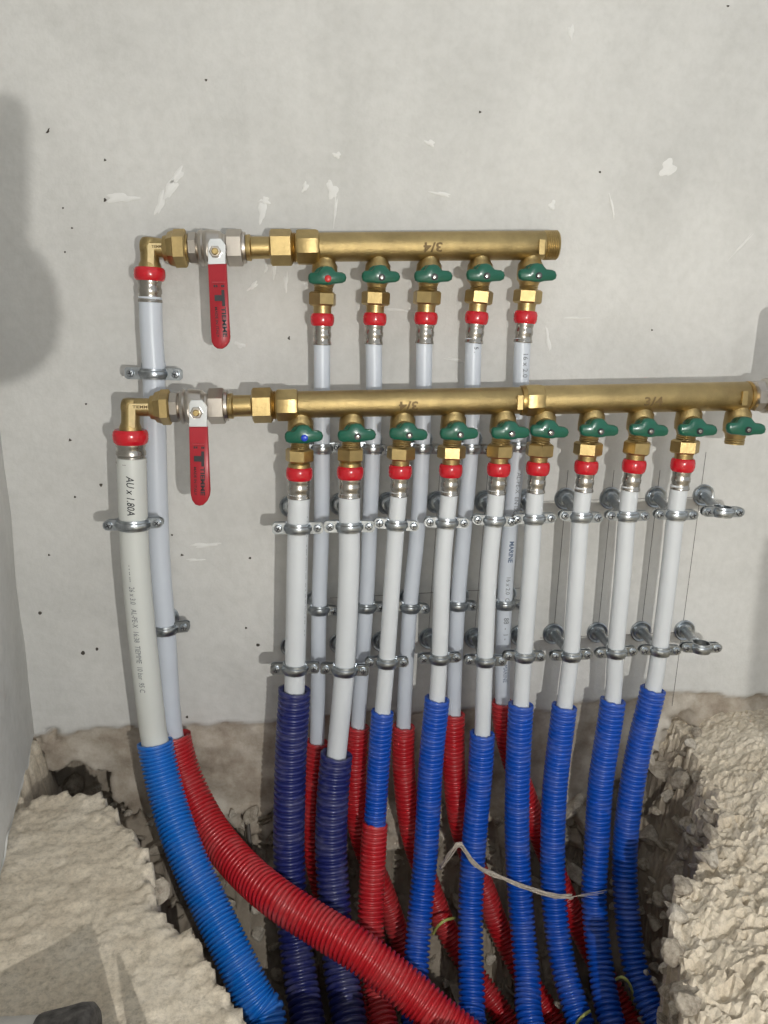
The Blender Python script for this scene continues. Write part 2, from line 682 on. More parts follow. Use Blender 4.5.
def floor_z(x, y):
    # slight hump of the slabs, coarse spalled relief
    wob = .010 * fb(x, y, .3, 4, 16) + .006 * fb(x, y, 4.4, 3, 60)
    right = x > .12
    if right:
        wob = wob * 1.2 + .007 * fr(x, y, 9, 4, 40, .4)
    d = dist_poly(x + wob, y + wob * .7)
    inn = inside(x + wob, y + wob * .7)
    top = .0025 * fb(x, y, 1.0, 3, 10) + .0014 * fr(x, y, 5.0, 4, 70)
    if right:
        rough = .35 + .65 * smooth01((-y - .06) / .14)
        top += rough * (.007 * fr(x, y, 8.0, 5, 17, .5) + .0018 * fr(x, y, 3.0, 3, 80, .2) + .005 * (noise.cell(Vector((x * 48 + 3 * fb(x, y, 2, 2, 30), y * 60 + 3 * fb(x, y, 6, 2, 30), 5))) - .5)) - .020 * smooth01(1 - d / .07)
        top -= .004
    else:
        # spalled lip along the break
        top += .005 * smooth01(1 - d / .03) * fr(x, y, 7, 4, 45) + .0014 * fr(x, y, 11, 5, 40, .3)
    if not inn:
        return top
    zb = trench_bottom(x, y)
    wdt = .085 if right else .016
    t = smooth01(d / wdt) if not right else min(1, (d / wdt)) ** .8
    side = .014 * fr(x, y, 6.0, 5, 38) * (1 - abs(2 * t - 1)) * (1.6 if right else 1)
    return min(top * (1 - t) + zb * t + side, under_hoses(x, y))


def build_floor():
    x0, x1, y0, y1, st = XL - .05, .56, -.60, .065, .0032
    nx, ny = int((x1 - x0) / st), int((y1 - y0) / st)
    v, f = [], []
    for j in range(ny + 1):
        for i in range(nx + 1):
            x, y = x0 + i * st, y0 + j * st
            v.append((x, y, floor_z(x, y)))
    for j in range(ny):
        for i in range(nx):
            a = j * (nx + 1) + i
            f.append((a, a + 1, a + nx + 2, a + nx + 1))
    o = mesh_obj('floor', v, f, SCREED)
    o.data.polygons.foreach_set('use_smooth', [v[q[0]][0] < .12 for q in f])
    at = o.data.attributes.new('earth_shade', 'FLOAT', 'POINT')
    at.data.foreach_set('value', [smooth01((-.035 - p[2] + .03 * fb(p[0], p[1], 1, 3, 30)) / .04) for p in v])  # darker with depth: soil tone, with trench shade put into the colour too
    tag(o, 'broken dusty screed floor with a trench hacked along the wall', kind='structure')
    # the floor goes on around the broken part
    mb = MB()
    for (a, b, c, d_) in ((-2.2, 2.4, -3.2, y0 + .01), (x1 - .01, 2.4, y0, .3)):
        mb.add(box(((a + b) / 2, (c + d_) / 2, -.112), ((b - a) / 2, 0, 0), (0, (d_ - c) / 2, 0), (0, 0, .10)))
    o2 = mb.build('floor_screed', SCREED, o, False)
    return o


FLOOR = build_floor()

# ------------------------------------------------------------------ setting: back wall
CAVE = [(U(x, y, 0).x, U(x, y, 0).z) for x, y in
        [(16, 806), (27, 782), (45, 775), (63, 768), (96, 767), (108, 778), (113, 795), (126, 804), (133, 822), (146, 838), (150, 930), (0, 930)]]
RIGHT_BROKEN = [(U(x, y, 0).x, U(x, y, 0).z) for x, y in
                [(588, 960), (592, 790), (640, 775), (655, 745), (668, 722), (690, 708), (706, 735), (725, 960)]]


PITS = [(U(px, py, 0), r, dp) for px, py, r, dp in ((36, 742, .006, .012), (52, 733, .007, .012), (46, 748, .005, .010), (58, 744, .004, .008), (33, 760, .006, .012), (50, 741, .004, .012), (640, 748, .007, .01), (655, 760, .006, .012))]


def wall_y(x, z):
    raw, y = 0.0, 0.0
    ze = U(400, 716, 0).z + .010 * fb(x, 1.5, 0, 4, 9) + .004 * fb(x, 4.5, 0, 3, 40)
    if x > U(560, 700, 0).x:
        ze += .010
    if z < ze + .03:
        raw = smooth01((ze - z) / .004 + .5)
        y += raw * (.0035 + .0035 * fb(x, z, 1, 4, 30))
        wx, wz = x + .006 * fb(x, z, 2, 3, 40), z + .006 * fb(x, z, 5, 3, 40)
        if inside(wx, wz, CAVE):
            y += .055 * smooth01(dist_poly(wx, wz, CAVE) / .012) + .012 * fb(x, z, 3, 4, 45)
        elif inside(wx, wz, RIGHT_BROKEN):
            y += .028 * smooth01(dist_poly(wx, wz, RIGHT_BROKEN) / .02) + .022 * fb(x, z, 3, 5, 38) + .01 * noise.cell(Vector((x * 60, z * 60, 1)))
        for p, r_, dp in PITS:
            q = math.hypot(x - p.x + .004 * fb(x, z, 7, 3, 120), z - p.z + .004 * fb(x, z, 9, 3, 120))
            if q < r_:
                y += dp * smooth01((r_ - q) / .003)
        zr = U(200, 812, 0).z + .012 * fb(x, 8, 0, 3, 14)
        if z < zr:
            y += (.016 * (noise.cell(Vector((x * 38 + z * 9, z * 46, 2))) - .35) + .010 * fr(x, z, 3, 4, 50)) * smooth01((zr - z) / .008)
        # horizontal break line low on the wall
        zc = U(200, 841, 0).z + .003 * fb(x, 2, 2, 3, 20)
        if abs(z - zc) < .004 and x < 0:
            y += .02
    return y, raw


def build_back_wall():
    x0, x1 = XL - .08, .62
    st = .004
    xs = [x0 + i * st for i in range(int((x1 - x0) / st) + 1)]
    zs = []
    z = -.42
    while z < .035:
        zs.append(z)
        z += .0034 if z > -.2 else .012
    while z < 1.0:
        zs.append(z)
        z += .04
    zs.append(1.3)
    v, f, raw = [], [], []
    n = len(xs)
    for z in zs:
        for x in xs:
            y, r = wall_y(x, z)
            v.append((x, y, z))
            raw.append(r)
    for j in range(len(zs) - 1):
        for i in range(n - 1):
            a = j * n + i
            f.append((a, a + 1, a + n + 1, a + n))
    o = mesh_obj('wall_back', v, f, PLASTER)
    at = o.data.attributes.new('raw', 'FLOAT', 'POINT')
    at.data.foreach_set('value', raw)
    tag(o, 'pale grey plastered back wall carrying the pipework', kind='structure')
    # masonry behind the plaster, and the wall beyond the frame
    mb = MB()
    mb.add(box((.0, .19, .35), (1.6, 0, 0), (0, .08, 0), (0, 0, 1.1)))
    mb.add(box((1.55, .05, .6), (.94, 0, 0), (0, .05, 0), (0, 0, .75)))
    mb.build('wall_core', PLASTER, o, False)
    return o


WALL = build_back_wall()

# ------------------------------------------------------------------ setting: left wall
def build_left_wall():
    # its foot runs from the corner towards the viewer; foot line taken from the photograph
    foot = [(G(31, 728), .0), (G(27, 760), 0), (G(20, 803), 0), (G(10, 838), 0), (G(0, 868), 0)]
    a, b = foot[0][0], foot[-1][0]
    dirv = Vector((b.x - a.x, b.y - a.y, 0)).normalized()
    nrm = Vector((-dirv.y, dirv.x, 0))
    if nrm.x < 0:
        nrm = -nrm
    corner = Vector((XL, 0, 0)) - dirv * .06
    v, f = [], []
    nu, st = 130, .008
    zs = [-.05 + .008 * k for k in range(40)] + [.30 + .05 * k for k in range(20)] + [1.3]
    for z in zs:
        for i in range(nu + 1):
            s = i * st if i < 90 else 90 * st + (i - 90) * .06
            zz = z
            zl = .004 + .010 * fb(s, 3.3, 0, 4, 18)      # ragged plaster foot above the floor
            if z < zl:
                zz = zl
            p = corner + dirv * s + nrm * (.004 * fb(s, z, 0, 4, 5) - .0)
            v.append((p.x, p.y, zz))
    n = nu + 1
    for j in range(len(zs) - 1):
        for i in range(nu):
            q = j * n + i
            f.append((q, q + n, q + n + 1, q + 1))
    o = mesh_obj('wall_left', v, f, PLASTER)
    at = o.data.attributes.new('raw', 'FLOAT', 'POINT')
    at.data.foreach_set('value', [0.0] * len(v))
    tag(o, 'plastered side wall meeting the back wall at the left', kind='structure')
    L = 2.9
    c = corner + dirv * (L / 2) - nrm * .05
    mb = MB()
    mb.add(box((c.x, c.y, .63), dirv * (L / 2), nrm * .04, (0, 0, .69)))
    mb.build('wall_core', STONE_MATS[0], o, False)
    return o


LEFT = build_left_wall()

# filler dabs, pocks and pencil lines on the back wall ------------------------------------
def wall_blob(poly_px, h=.0006):
    n = len(poly_px)
    cx = sum(p[0] for p in poly_px) / n
    cy = sum(p[1] for p in poly_px) / n
    v = [U(x, y, 0.0002) for x, y in poly_px] + [U(cx + (x - cx) * .8, cy + (y - cy) * .8, h) for x, y in poly_px]
    f = [(k, (k + 1) % n, n + (k + 1) % n, n + k) for k in range(n)] + [tuple(range(n, 2 * n))]
    return v, f


def dab(cx, cy, a, b, rot, seed, n=26):
    rnd = random.Random(seed)
    out = []
    ph = rnd.random() * 9
    for k in range(n):
        t = 2 * math.pi * k / n
        r = 1 + .22 * math.sin(3 * t + ph) + .16 * math.sin(5 * t + 2 * ph) + .12 * (rnd.random() - .5)
        x, y = a * r * math.cos(t), b * r * math.sin(t)
        out.append((cx + x * math.cos(rot) - y * math.sin(rot), cy + x * math.sin(rot) + y * math.cos(rot)))
    return out


for k, (cx, cy, a, b, rot) in enumerate([
        (121, 198, 15, 4.5, .02), (160, 203, 3.5, 12, .25), (170, 189, 5, 12, .5), (177, 176, 4, 10, .6), (262, 211, 4, 11, .05), (265, 201, 5, 4, 0),
        (332, 190, 5, 9, -.3), (335, 211, 1.6, 14, .1), (305, 187, 3, 5, .3), (571, 32, 3, 7, .1), (430, 143, 5, 3, .3), (337, 155, 4, 3, 0),
        (286, 282, 2, 9, .05), (274, 270, 2, 8, 0), (266, 268, 1.6, 5, .1), (253, 286, 2.5, 6, .8), (240, 345, 6, 2.5, .3), (441, 194, 10, 2, .15),
        (612, 206, 1.2, 12, -.2), (552, 205, 3, 5, .4), (668, 168, 7, 9, .5), (575, 318, 13, 1, 0), (205, 545, 14, 2.2, -.05), (195, 560, 9, 1.4, 0),
        (152, 465, 2, 5, 0), (742, 245, 1.2, 16, .75), (455, 360, 10, 1.6, .2), (548, 340, 2, 12, -.15), (398, 310, 14, 1.2, .08)]):
    mesh_obj('filler_dab', *wall_blob(dab(cx, cy, a, b, rot, k)), SMEAR, WALL)
mb = MB()
rnd = random.Random(11)
SP = [(48, 131, 1.2, 3), (289, 338, 1.2, 2), (105, 160, 1.4, 1.4), (206, 80, 1.4, 1.4), (63, 208, 1, 1), (72, 228, 1.2, 1), (65, 252, 1, 1), (86, 404, 1.2, 1),
      (70, 440, 1.5, 1.5), (101, 485, 1.6, 1.8), (172, 535, 1, 1), (182, 555, 1.6, 1.2), (250, 558, 1.4, 1.2), (246, 628, 1.2, 1.2), (258, 645, 2, 1.6), (75, 497, 1.2, 1.2),
      (49, 555, 1.2, 1.2), (40, 613, 2, 1.8), (83, 653, 2.2, 2.2), (97, 649, 1.5, 1.8), (187, 717, 1.4, 1.4), (480, 112, 1.3, 1.3), (600, 172, 1.2, 1.2), (105, 200, 1.6, 2),
      (728, 6, 1.5, 1), (652, 330, 1, 1)]
for k, (x, y, a, b) in enumerate(SP):
    mb.add(wall_blob(dab(x, y, a, b, .5 if b > 2 else 0, 100 + k, 8), .0004))
tag(mb.build('plaster_pocks', SPECK, WALL, False), kind='stuff')


def wall_line(p, q, w=.45):
    a, b = U(*p, 0), U(*q, 0)
    t = (b - a).normalized()
    s = t.cross(Vector((0, 1, 0))) * (w * .5 * S(*p, 0))
    up = Vector((0, -.0003, 0))
    return [a - s, a + s, b + s, b - s, a - s + up, a + s + up, b + s + up, b - s + up], \
        [(4, 5, 6, 7), (0, 1, 5, 4), (1, 2, 6, 5), (2, 3, 7, 6), (3, 0, 4, 7)]


for p, q in [((706, 452), (672, 706)), ((660, 470), (640, 640)), ((614, 470), (597, 640)), ((568, 470), (553, 640)),
             ((488, 470), (474, 640)), ((440, 470), (428, 640)), ((520, 502), (700, 497)), ((540, 638), (690, 632)), ((330, 598), (520, 588))]:
    mesh_obj('pencil_line', *wall_line(p, q), PENCIL, WALL, False)

def y_up(x):
    return 248.6 - (x - 152) * .0085


def y_lo(x):
    return 407.5 - (x - 150) * .0192


# ------------------------------------------------------------------ valve handle with stem and cap
HANDLE = [(-18.5, 2.6), (-19.5, -1.5), (-19, -5), (-17, -7.2), (-10, -7.6), (-8, -10), (-5.5, -12.8), (0, -13.6), (4.5, -12.6), (7, -9.6), (9, -7.4), (15, -6.8),
          (18, -5), (19.3, -1.5), (18.3, 2.2), (15, 4), (7, 4.6), (3, 5.6), (-4, 5.6), (-8, 4.8), (-15, 4.4)]


def valve(parent, ox, oy, fx, fy, dotx, doty, dm, cap, rsc=1.0, open_end=False):
    """outlet cock below a manifold bar: (ox,oy) on the bar, (fx,fy) lower end of its body in the photo"""
    def q(t, h):
        return (ox + (fx - ox) * t, oy + (fy - oy) * t, h * rsc)
    mb = MB()
    mb.add(prx([q(0, 9.5), q(.20, 9.5), q(.28, 10.5), q(.36, 12.6), q(.60, 13.0), q(.74, 12.4), q(.80, 10.2), q(.86, 9.6), q(.88, 9.0),
                q(.91, 9.7), q(.93, 9.0), q(.96, 9.7), q(.98, 9.0), q(1.0, 9.2)], dm, 28))
    if open_end:
        mb.add(prx([q(.9, 7.2), q(1.001, 7.2)], dm, 20, cap=(True, False)))
    # stem towards the viewer
    dh = dm + .028
    tx, ty = ox + (fx - ox) * .52, oy + (fy - oy) * .52
    c0 = U(tx, ty, dm)
    c1 = U(dotx - 3, doty - 2, dh - .004)
    mb.add(rings([(c0, .0078), (c0.lerp(c1, .55), .0078), (c0.lerp(c1, .56), .0055), (c1, .005)], 20))
    mb.build('outlet_valve', BRASS_CAST, parent)
    ang = random.uniform(-.05, .05)
    ol = [(dotx - .6 + (x * math.cos(ang) - y * math.sin(ang)) * rsc, doty + .5 + (x * math.sin(ang) + y * math.cos(ang)) * rsc) for x, y in HANDLE]
    hb = MB()
    hb.add(prism(ol, dh + .004, .0085, .35, 2.2))
    # raised hub behind the wings
    hb.add(prism([(dotx - 5 + 9.5 * math.cos(t) * rsc, doty - 3.5 + 9 * math.sin(t) * rsc) for t in [2 * math.pi * k / 16 for k in range(16)]],
                 dh - .002, .010, .2, 1))
    h = hb.build('valve_handle', GREEN, parent, True)
    h.data.set_sharp_from_angle(angle=math.radians(50))
    cc = U(dotx, doty, dh + .0042)
    r = 3.4 * S(dotx, doty, dh)
    if cap == 'screw':
        cb = MB()
        cb.add(rings([(cc + Vector((0, .002, 0)), r), (cc + Vector((0, -.0004, 0)), r), (cc + Vector((0, -.0002, 0)), r * .72)], 16, cap=(False, True)), 0)
        cb.add(rings([(cc + Vector((0, -.0002, 0)), r * .60), (cc + Vector((0, -.0011, 0)), r * .5), (cc + Vector((0, -.0013, 0)), r * .2)], 12), 1)
        cb.build('handle_screw', None, h, 'auto', mats=[BLACK, STEEL])
    else:
        rings_ = rings([(cc + Vector((0, .002, 0)), r), (cc + Vector((0, -.0008, 0)), r), (cc + Vector((0, -.0013, 0)), r * .7)], 16, cap=(False, True))
        c = mesh_obj('handle_cap', *rings_, RED_DOT if cap == 'red' else BLUE_DOT, h, True)
        c['label'] = cap + ' plastic cap on the handle'
    return h


def bar(name, label, x0, xb, x1, half, yf, dm, valves, txt, side_collar, end):
    t = thing(name, U((x0 + x1) / 2, yf((x0 + x1) / 2), dm), label, 'manifold')
    mb = MB()
    mb.add(prx([(xb - 2, yf(xb - 2), half * .9), (xb, yf(xb), half), (x1 - 1, yf(x1 - 1), half), (x1, yf(x1), half * .96)], dm, 56))
    mb.build('body', BRASS_CAST, t)
    cb = MB()
    hc = half * side_collar
    cb.add(prx([(x0, yf(x0), hc * .82), (x0, yf(x0), hc * .95), (x0 + 1.6, yf(x0), hc), (xb - 3, yf(xb), hc), (xb - .6, yf(xb), hc * .95), (xb + 1.2, yf(xb), half * .98)],
               dm, 8, math.pi / 8))
    cb.build('socket_collar', BRASS, t)
    if end == 'thread':
        tb = MB()
        pts = [(x1 - 1, yf(x1), half * .9)]
        x = x1
        while x < x1 + 13:
            pts += [(x, yf(x), half * .97), (x + .9, yf(x), half * 1.02), (x + 1.7, yf(x), half * .97)]
            x += 1.9
        pts += [(x + .5, yf(x), half * .93)]
        tb.add(prx(pts, dm, 48, cap=(False, False)))
        xe = x + .5
        tb.add(rings([(U(xe, yf(xe), dm), half * .93 * S(xe, yf(xe), dm)), (U(xe, yf(xe), dm), half * .70 * S(xe, yf(xe), dm)),
                      (U(xe - 12, yf(xe), dm), half * .70 * S(xe, yf(xe), dm))], 40, axis=(U(xe, yf(xe), dm) - U(xe - 20, yf(xe - 20), dm)), cap=(False, True)))
        tb.build('threaded_end', BRASS, t)
        # spanner pad cast on the bar end
    px_ = x1 - 2
    pc = U(px_, yf(px_) + 2, dm + half * S(px_, yf(px_), dm) * .93)
    pb = MB().add(box(pc, (.0026, 0, 0), (0, .0022, 0), (0, 0, .0066)))
    pb.build('spanner_pad', BRASS, t)
    # cast size mark
    if txt:
        tx, flip = txt
        v, f = text_mesh('3/4', 1.0, 0, .03)
        mnx, mxx = min(p.x for p in v), max(p.x for p in v)
        mny, mxy = min(p.y for p in v), max(p.y for p in v)
        sc = .0115
        c = U(tx, yf(tx), dm)
        R_ = half * S(tx, yf(tx), dm)
        a = (U(tx + 10, yf(tx + 10), dm) - U(tx - 10, yf(tx - 10), dm)).normalized()
        out = []
        for p in v:
            u_, w_ = (p.x - (mnx + mxx) / 2) * sc * 1.25, (p.y - (mny + mxy) / 2) * sc
            if flip:
                u_, w_ = -u_, -w_
            th = (w_ - .0022) / R_
            out.append(c + a * u_ + Vector((0, -math.cos(th), math.sin(th))) * (R_ + .0002))
        mesh_obj('size_mark', out, f, BRASS_MARK, t, False)
    for q in valves:
        valve(t, *q)
    return t


random.seed(3)
UP_OX = [326, 379, 430, 480.5, 532]
UP_NX = [322.5, 375.7, 427, 478.8, 527.5]
UP_PX = [322, 373.6, 424.3, 473.5, 522.5]
UP_DOT = [(328, 278.7), (381.8, 277.4), (434.6, 277), (487, 276), (539, 275.7)]
vs = []
for i in range(5):
    sh = -.5 * i
    vs.append((UP_OX[i], 250, UP_NX[i] + .7, 293 + sh, UP_DOT[i][0], UP_DOT[i][1], DR, 'red' if i == 0 else 'screw'))
bar('brass_manifold', 'upper brass manifold bar with five green valves and a bare threaded right end', 297, 319, 543.5, 14.0, y_up, DR, vs, (431, True), 1.25, 'thread')

LO_OX = [301, 352.5, 403.5, 454.5, 505.5, 545.5, 594.5, 643.5, 691.5, 741]
LO_NX = [299.5, 350.5, 401, 451.5, 500, 539.5, 588, 636.8, 685, 733.5]
LO_PX = [299, 349.6, 399, 449.6, 496.8, 535.6, 583.8, 630.3, 679.7]
LO_DOT = [(304.5, 438), (357.7, 436.7), (409.5, 435.6), (460.5, 435), (512, 434), (551, 432.8), (601, 431.7), (651, 431.5), (700, 431.3), (748.5, 430)]


def lo_sh(i):
    return -1.1 * i


vs = [(LO_OX[i], y_lo(LO_OX[i]), LO_NX[i] + .5, 449 + lo_sh(i) + (5 if i == 9 else 0), *LO_DOT[i], DF, 'blue' if i == 0 else 'screw', 1.0, i == 9) for i in range(10)]
bar('brass_manifold', 'lower left brass manifold bar whose first green valve has a blue cap', 277, 298, 522, 13.4, y_lo, DF, vs[:5], (407, True), 1.25, None)
MR = bar('brass_manifold', 'lower right brass manifold bar with one valve left without a pipe', 524.5, 542, 746, 14.4, y_lo, DF, vs[5:], (648, False), 1.14, None)
sj = prx([(519.5, y_lo(520), 12.5), (520.5, y_lo(520), 14.6), (523.5, y_lo(523), 15.2), (526, y_lo(526), 14.6), (527, y_lo(527), 12.5)], DF, 40)
mesh_obj('joint_ring', *sj, BRASS_DARK, MR, 'auto')
# ------------------------------------------------------------------ ball valves, unions, elbows
def lever_text(parent, top, bot, d, width_px):
    """black print that reads down a lever grip"""
    a, b = U(*top, d), U(*bot, d)
    dn = (b - a).normalized()
    rt = Vector((1, 0, 0)) - dn * dn.x
    rt.normalize()
    k = S(*top, d)
    L = (b - a).length
    mb = MB()

    def put(body, along0, along1, off, hpx, bold=.02):
        v, f = text_mesh(body, 1.0, 0, bold)
        x0, x1 = min(p.x for p in v), max(p.x for p in v)
        y0, y1 = min(p.y for p in v), max(p.y for p in v)
        out = []
        for p in v:
            u_ = (p.x - x0) / (x1 - x0)
            w_ = (p.y - y0) / (y1 - y0) - .5
            out.append(a + dn * (L * (along0 + (along1 - along0) * u_)) + rt * ((off + w_ * hpx) * k) + Vector((0, -.0003, 0)))
        mb.add((out, f))
    put('TIEMME', .50, .86, 4.0, 4.4, .03)
    put('MADE IN ITALY', .50, .86, -3.4, 2.6, .012)
    # the T-shaped emblem
    for (s0, s1, o0, o1) in ((.30, .49, 2.8, 5.8), (.36, .43, -4.4, 3.0)):
        c = a + dn * (L * (s0 + s1) / 2) + rt * ((o0 + o1) / 2 * k) + Vector((0, -.0003, 0))
        mb.add(box(c, dn * (L * (s1 - s0) / 2), rt * ((o1 - o0) / 2 * k), (0, .0001, 0)))
    for off in (-3.8, -1.6, 3.6, 5.4):
        c = a + dn * (L * .255) + rt * (off * k) + Vector((0, -.0003, 0))
        mb.add(box(c, dn * (L * .013), rt * (.75 * k), (0, .0001, 0)))
    o = mb.build('lever_print', BLACK, parent, False)
    o['label'] = 'black maker lettering and emblem'
    c = a + dn * (L * .213) + rt * (.5 * k) + Vector((0, -.0004, 0))
    mesh_obj('moulded_ridge', *box(c, dn * (.7 * k), rt * (6.3 * k), (0, .0004, 0)), RED_GRIP, parent, False)


def ball_valve(label, xs, yf, dm, nut_c, plate, grip, printed=True):
    """xs: start of nickel body, hex etc. in px"""
    x0, x1 = xs
    w = x1 - x0
    t = thing('ball_valve', U((x0 + x1) / 2, yf(x0), dm), label, 'valve')
    def q(u, h):
        x = x0 + w * u
        return (x, yf(x), h)
    mb = MB()
    mb.add(prx([q(.12, 12), q(.17, 14.5), q(.20, 17.2), q(.25, 17.8), q(.28, 16.4), q(.31, 17.6), q(.36, 18.0), q(.42, 17.4), q(.56, 16.2), q(.62, 13.2), q(.68, 13)], dm, 48))
    mb.add(prx([q(-.03, 12), q(.0, 14), q(.02, 15.6), q(.14, 15.8), q(.17, 14)], dm, 8, math.pi / 8))
    mb.build('body', NICKEL, t)
    hb = MB()
    hb.add(hexnut(q(.66, 0)[:2], q(.96, 0)[:2], 17.8, dm))
    hb.add(prx([q(.95, 15.2), q(1.0, 15.0)], dm, 40))
    hb.build('hex_end', NICKEL, t)
    # stem, lever plate, nut
    dl = dm + .029
    nx, ny = nut_c
    s = S(nx, ny, dl)
    c0, c1 = U(nx, ny, dm + .010), U(nx, ny, dl)
    sb = MB()
    sb.add(rings([(c0, .0085), (c0.lerp(c1, .7), .0085), (c0.lerp(c1, .71), .006), (c1, .006)], 24))
    sb.build('stem', NICKEL, t)
    lev = MB()
    lev.add(prism(plate, dl + .0008, .0024, .2, .4))
    lv = lev.build('lever', PLATE, t)
    nb = MB()
    nb.add(rings([(c1, 6.2 * s), (c1 + Vector((0, -.0035, 0)), 6.2 * s), (c1 + Vector((0, -.0041, 0)), 5.2 * s)], 6), 0)
    nb.add(rings([(c1, 3.4 * s), (c1 + Vector((0, -.006, 0)), 3.4 * s), (c1 + Vector((0, -.0066, 0)), 2.6 * s)], 16), 1)
    nb.build('lever_nut', None, lv, 'auto', mats=[NICKEL, BRASS])
    gb = MB()
    gb.add(prism(grip, dl + .0035, .0066, .3, 1.4))
    g = gb.build('lever_grip', RED_GRIP, lv, True)
    g.data.set_sharp_from_angle(angle=math.radians(55))
    lev_top = ((grip[0][0] + grip[1][0]) / 2, grip[0][1])
    bot = max(grip, key=lambda p: p[1])
    if printed:
        lever_text(lv, lev_top, bot, dl + .0037, 18)
    return t


ball_valve('ball valve with a red lever on the upper pipe run', (189, 246), y_up, DR, (215.7, 252),
           [(208, 243), (210, 238.5), (221, 238.5), (225.5, 245), (225.5, 266), (208, 266)],
           [(207.8, 264), (226.2, 263.5), (230, 337), (229.2, 342), (226.5, 346), (222, 349), (217, 348.7), (213.5, 346), (211.4, 342), (210.8, 337)])
ball_valve('ball valve with a red lever on the lower pipe run', (170.5, 228), y_lo, DF, (197, 412.5),
           [(189, 404), (191, 400), (202, 400), (207, 407), (207, 429), (189, 429)],
           [(188.9, 427), (207.3, 427), (210, 490), (209.4, 496), (207, 501.5), (203, 505.4), (199, 506.3), (195, 505), (192, 501), (190.4, 495.5), (190, 490)])
ball_valve('dull nickel ball valve on the right end of the lower manifold, cut by the frame', (751.5, 812), y_lo, DF, (794, 399),
           [(784, 376), (803, 376), (804, 402), (799, 407), (789, 407), (784, 402)],
           [(784, 380), (803, 380), (811.5, 325), (811, 319), (808, 315), (804, 313), (799, 313), (795, 315.5), (792.5, 320), (791.5, 326)][::-1], False)
mesh_obj('joint_ring', *prx([(745, y_lo(745), 13.0), (746, y_lo(746), 14.8), (748.5, y_lo(748), 14.8), (750, y_lo(750), 13.6), (751, y_lo(751), 12)], DF, 40), BRASS_DARK, MR, 'auto')


def union(label, x, yf, dm):
    """brass tail piece and loose nut between ball valve and manifold; x: valve end, nut start, nut end, thread end"""
    a, n0, n1, e = x
    t = thing('brass_union', U((a + e) / 2, yf(a), dm), label, 'fitting')
    mb = MB()
    mb.add(prx([(a - 2, yf(a), 9), (a, yf(a), 12.5), (a + 3.5, yf(a), 12.8), (a + 4.2, yf(a), 12.8), (a + 5.5, yf(a), 10.8), (n0 - 3, yf(n0), 10.6), (n0, yf(n0), 10.6), (n0 + 4, yf(n0), 10.6)], dm, 40))
    mb.build('tail_piece', BRASS, t)
    MB().add(hexnut((n0, yf(n0)), (n1, yf(n1)), 17.6, dm)).build('union_nut', BRASS, t)
    tb = MB()
    tb.add(prx([(n1 - 1, yf(n1), 13), (n1 + .3, yf(n1), 14.6), (n1 + 1.2, yf(n1), 13.6), (n1 + 2.2, yf(n1), 14.6), (n1 + 3.2, yf(n1), 13.6), (e, yf(e), 14.2), (e + 1, yf(e), 12)], dm, 40))
    tb.build('thread', BRASS_DARK, t)


union('brass union with hex nut left of the upper manifold', (246.5, 270, 292.5, 298), y_up, DR)
union('brass union with hex nut left of the lower manifold', (228.5, 252, 272.5, 278), y_lo, DF)


def press_sleeve(mb, p0, p1, half, dm):
    (x0, y0), (x1, y1) = p0, p1
    def q(t, h):
        return (x0 + (x1 - x0) * t, y0 + (y1 - y0) * t, h)
    mb.add(prx([q(-.1, half * .8), q(0, half * 1.0), q(.10, half * 1.0), q(.18, half * .95), q(.30, half * .93), q(.40, half * 1.0), q(.56, half * 1.0), q(.64, half * .93),
                q(.80, half * .93), q(.88, half * 1.0), q(.97, half * 1.03), q(1.0, half * 1.0), q(1.0, half * .88)], dm, 32))


def red_ring(mb, p0, p1, half, dm):
    (x0, y0), (x1, y1) = p0, p1
    def q(t, h):
        return (x0 + (x1 - x0) * t, y0 + (y1 - y0) * t, h)
    mb.add(prx([q(0, half * .6), q(0, half * .86), q(.12, half * .96), q(.32, half), q(.62, half), q(.86, half * .95), q(1, half * .84), q(1, half * .6)], dm, 36))


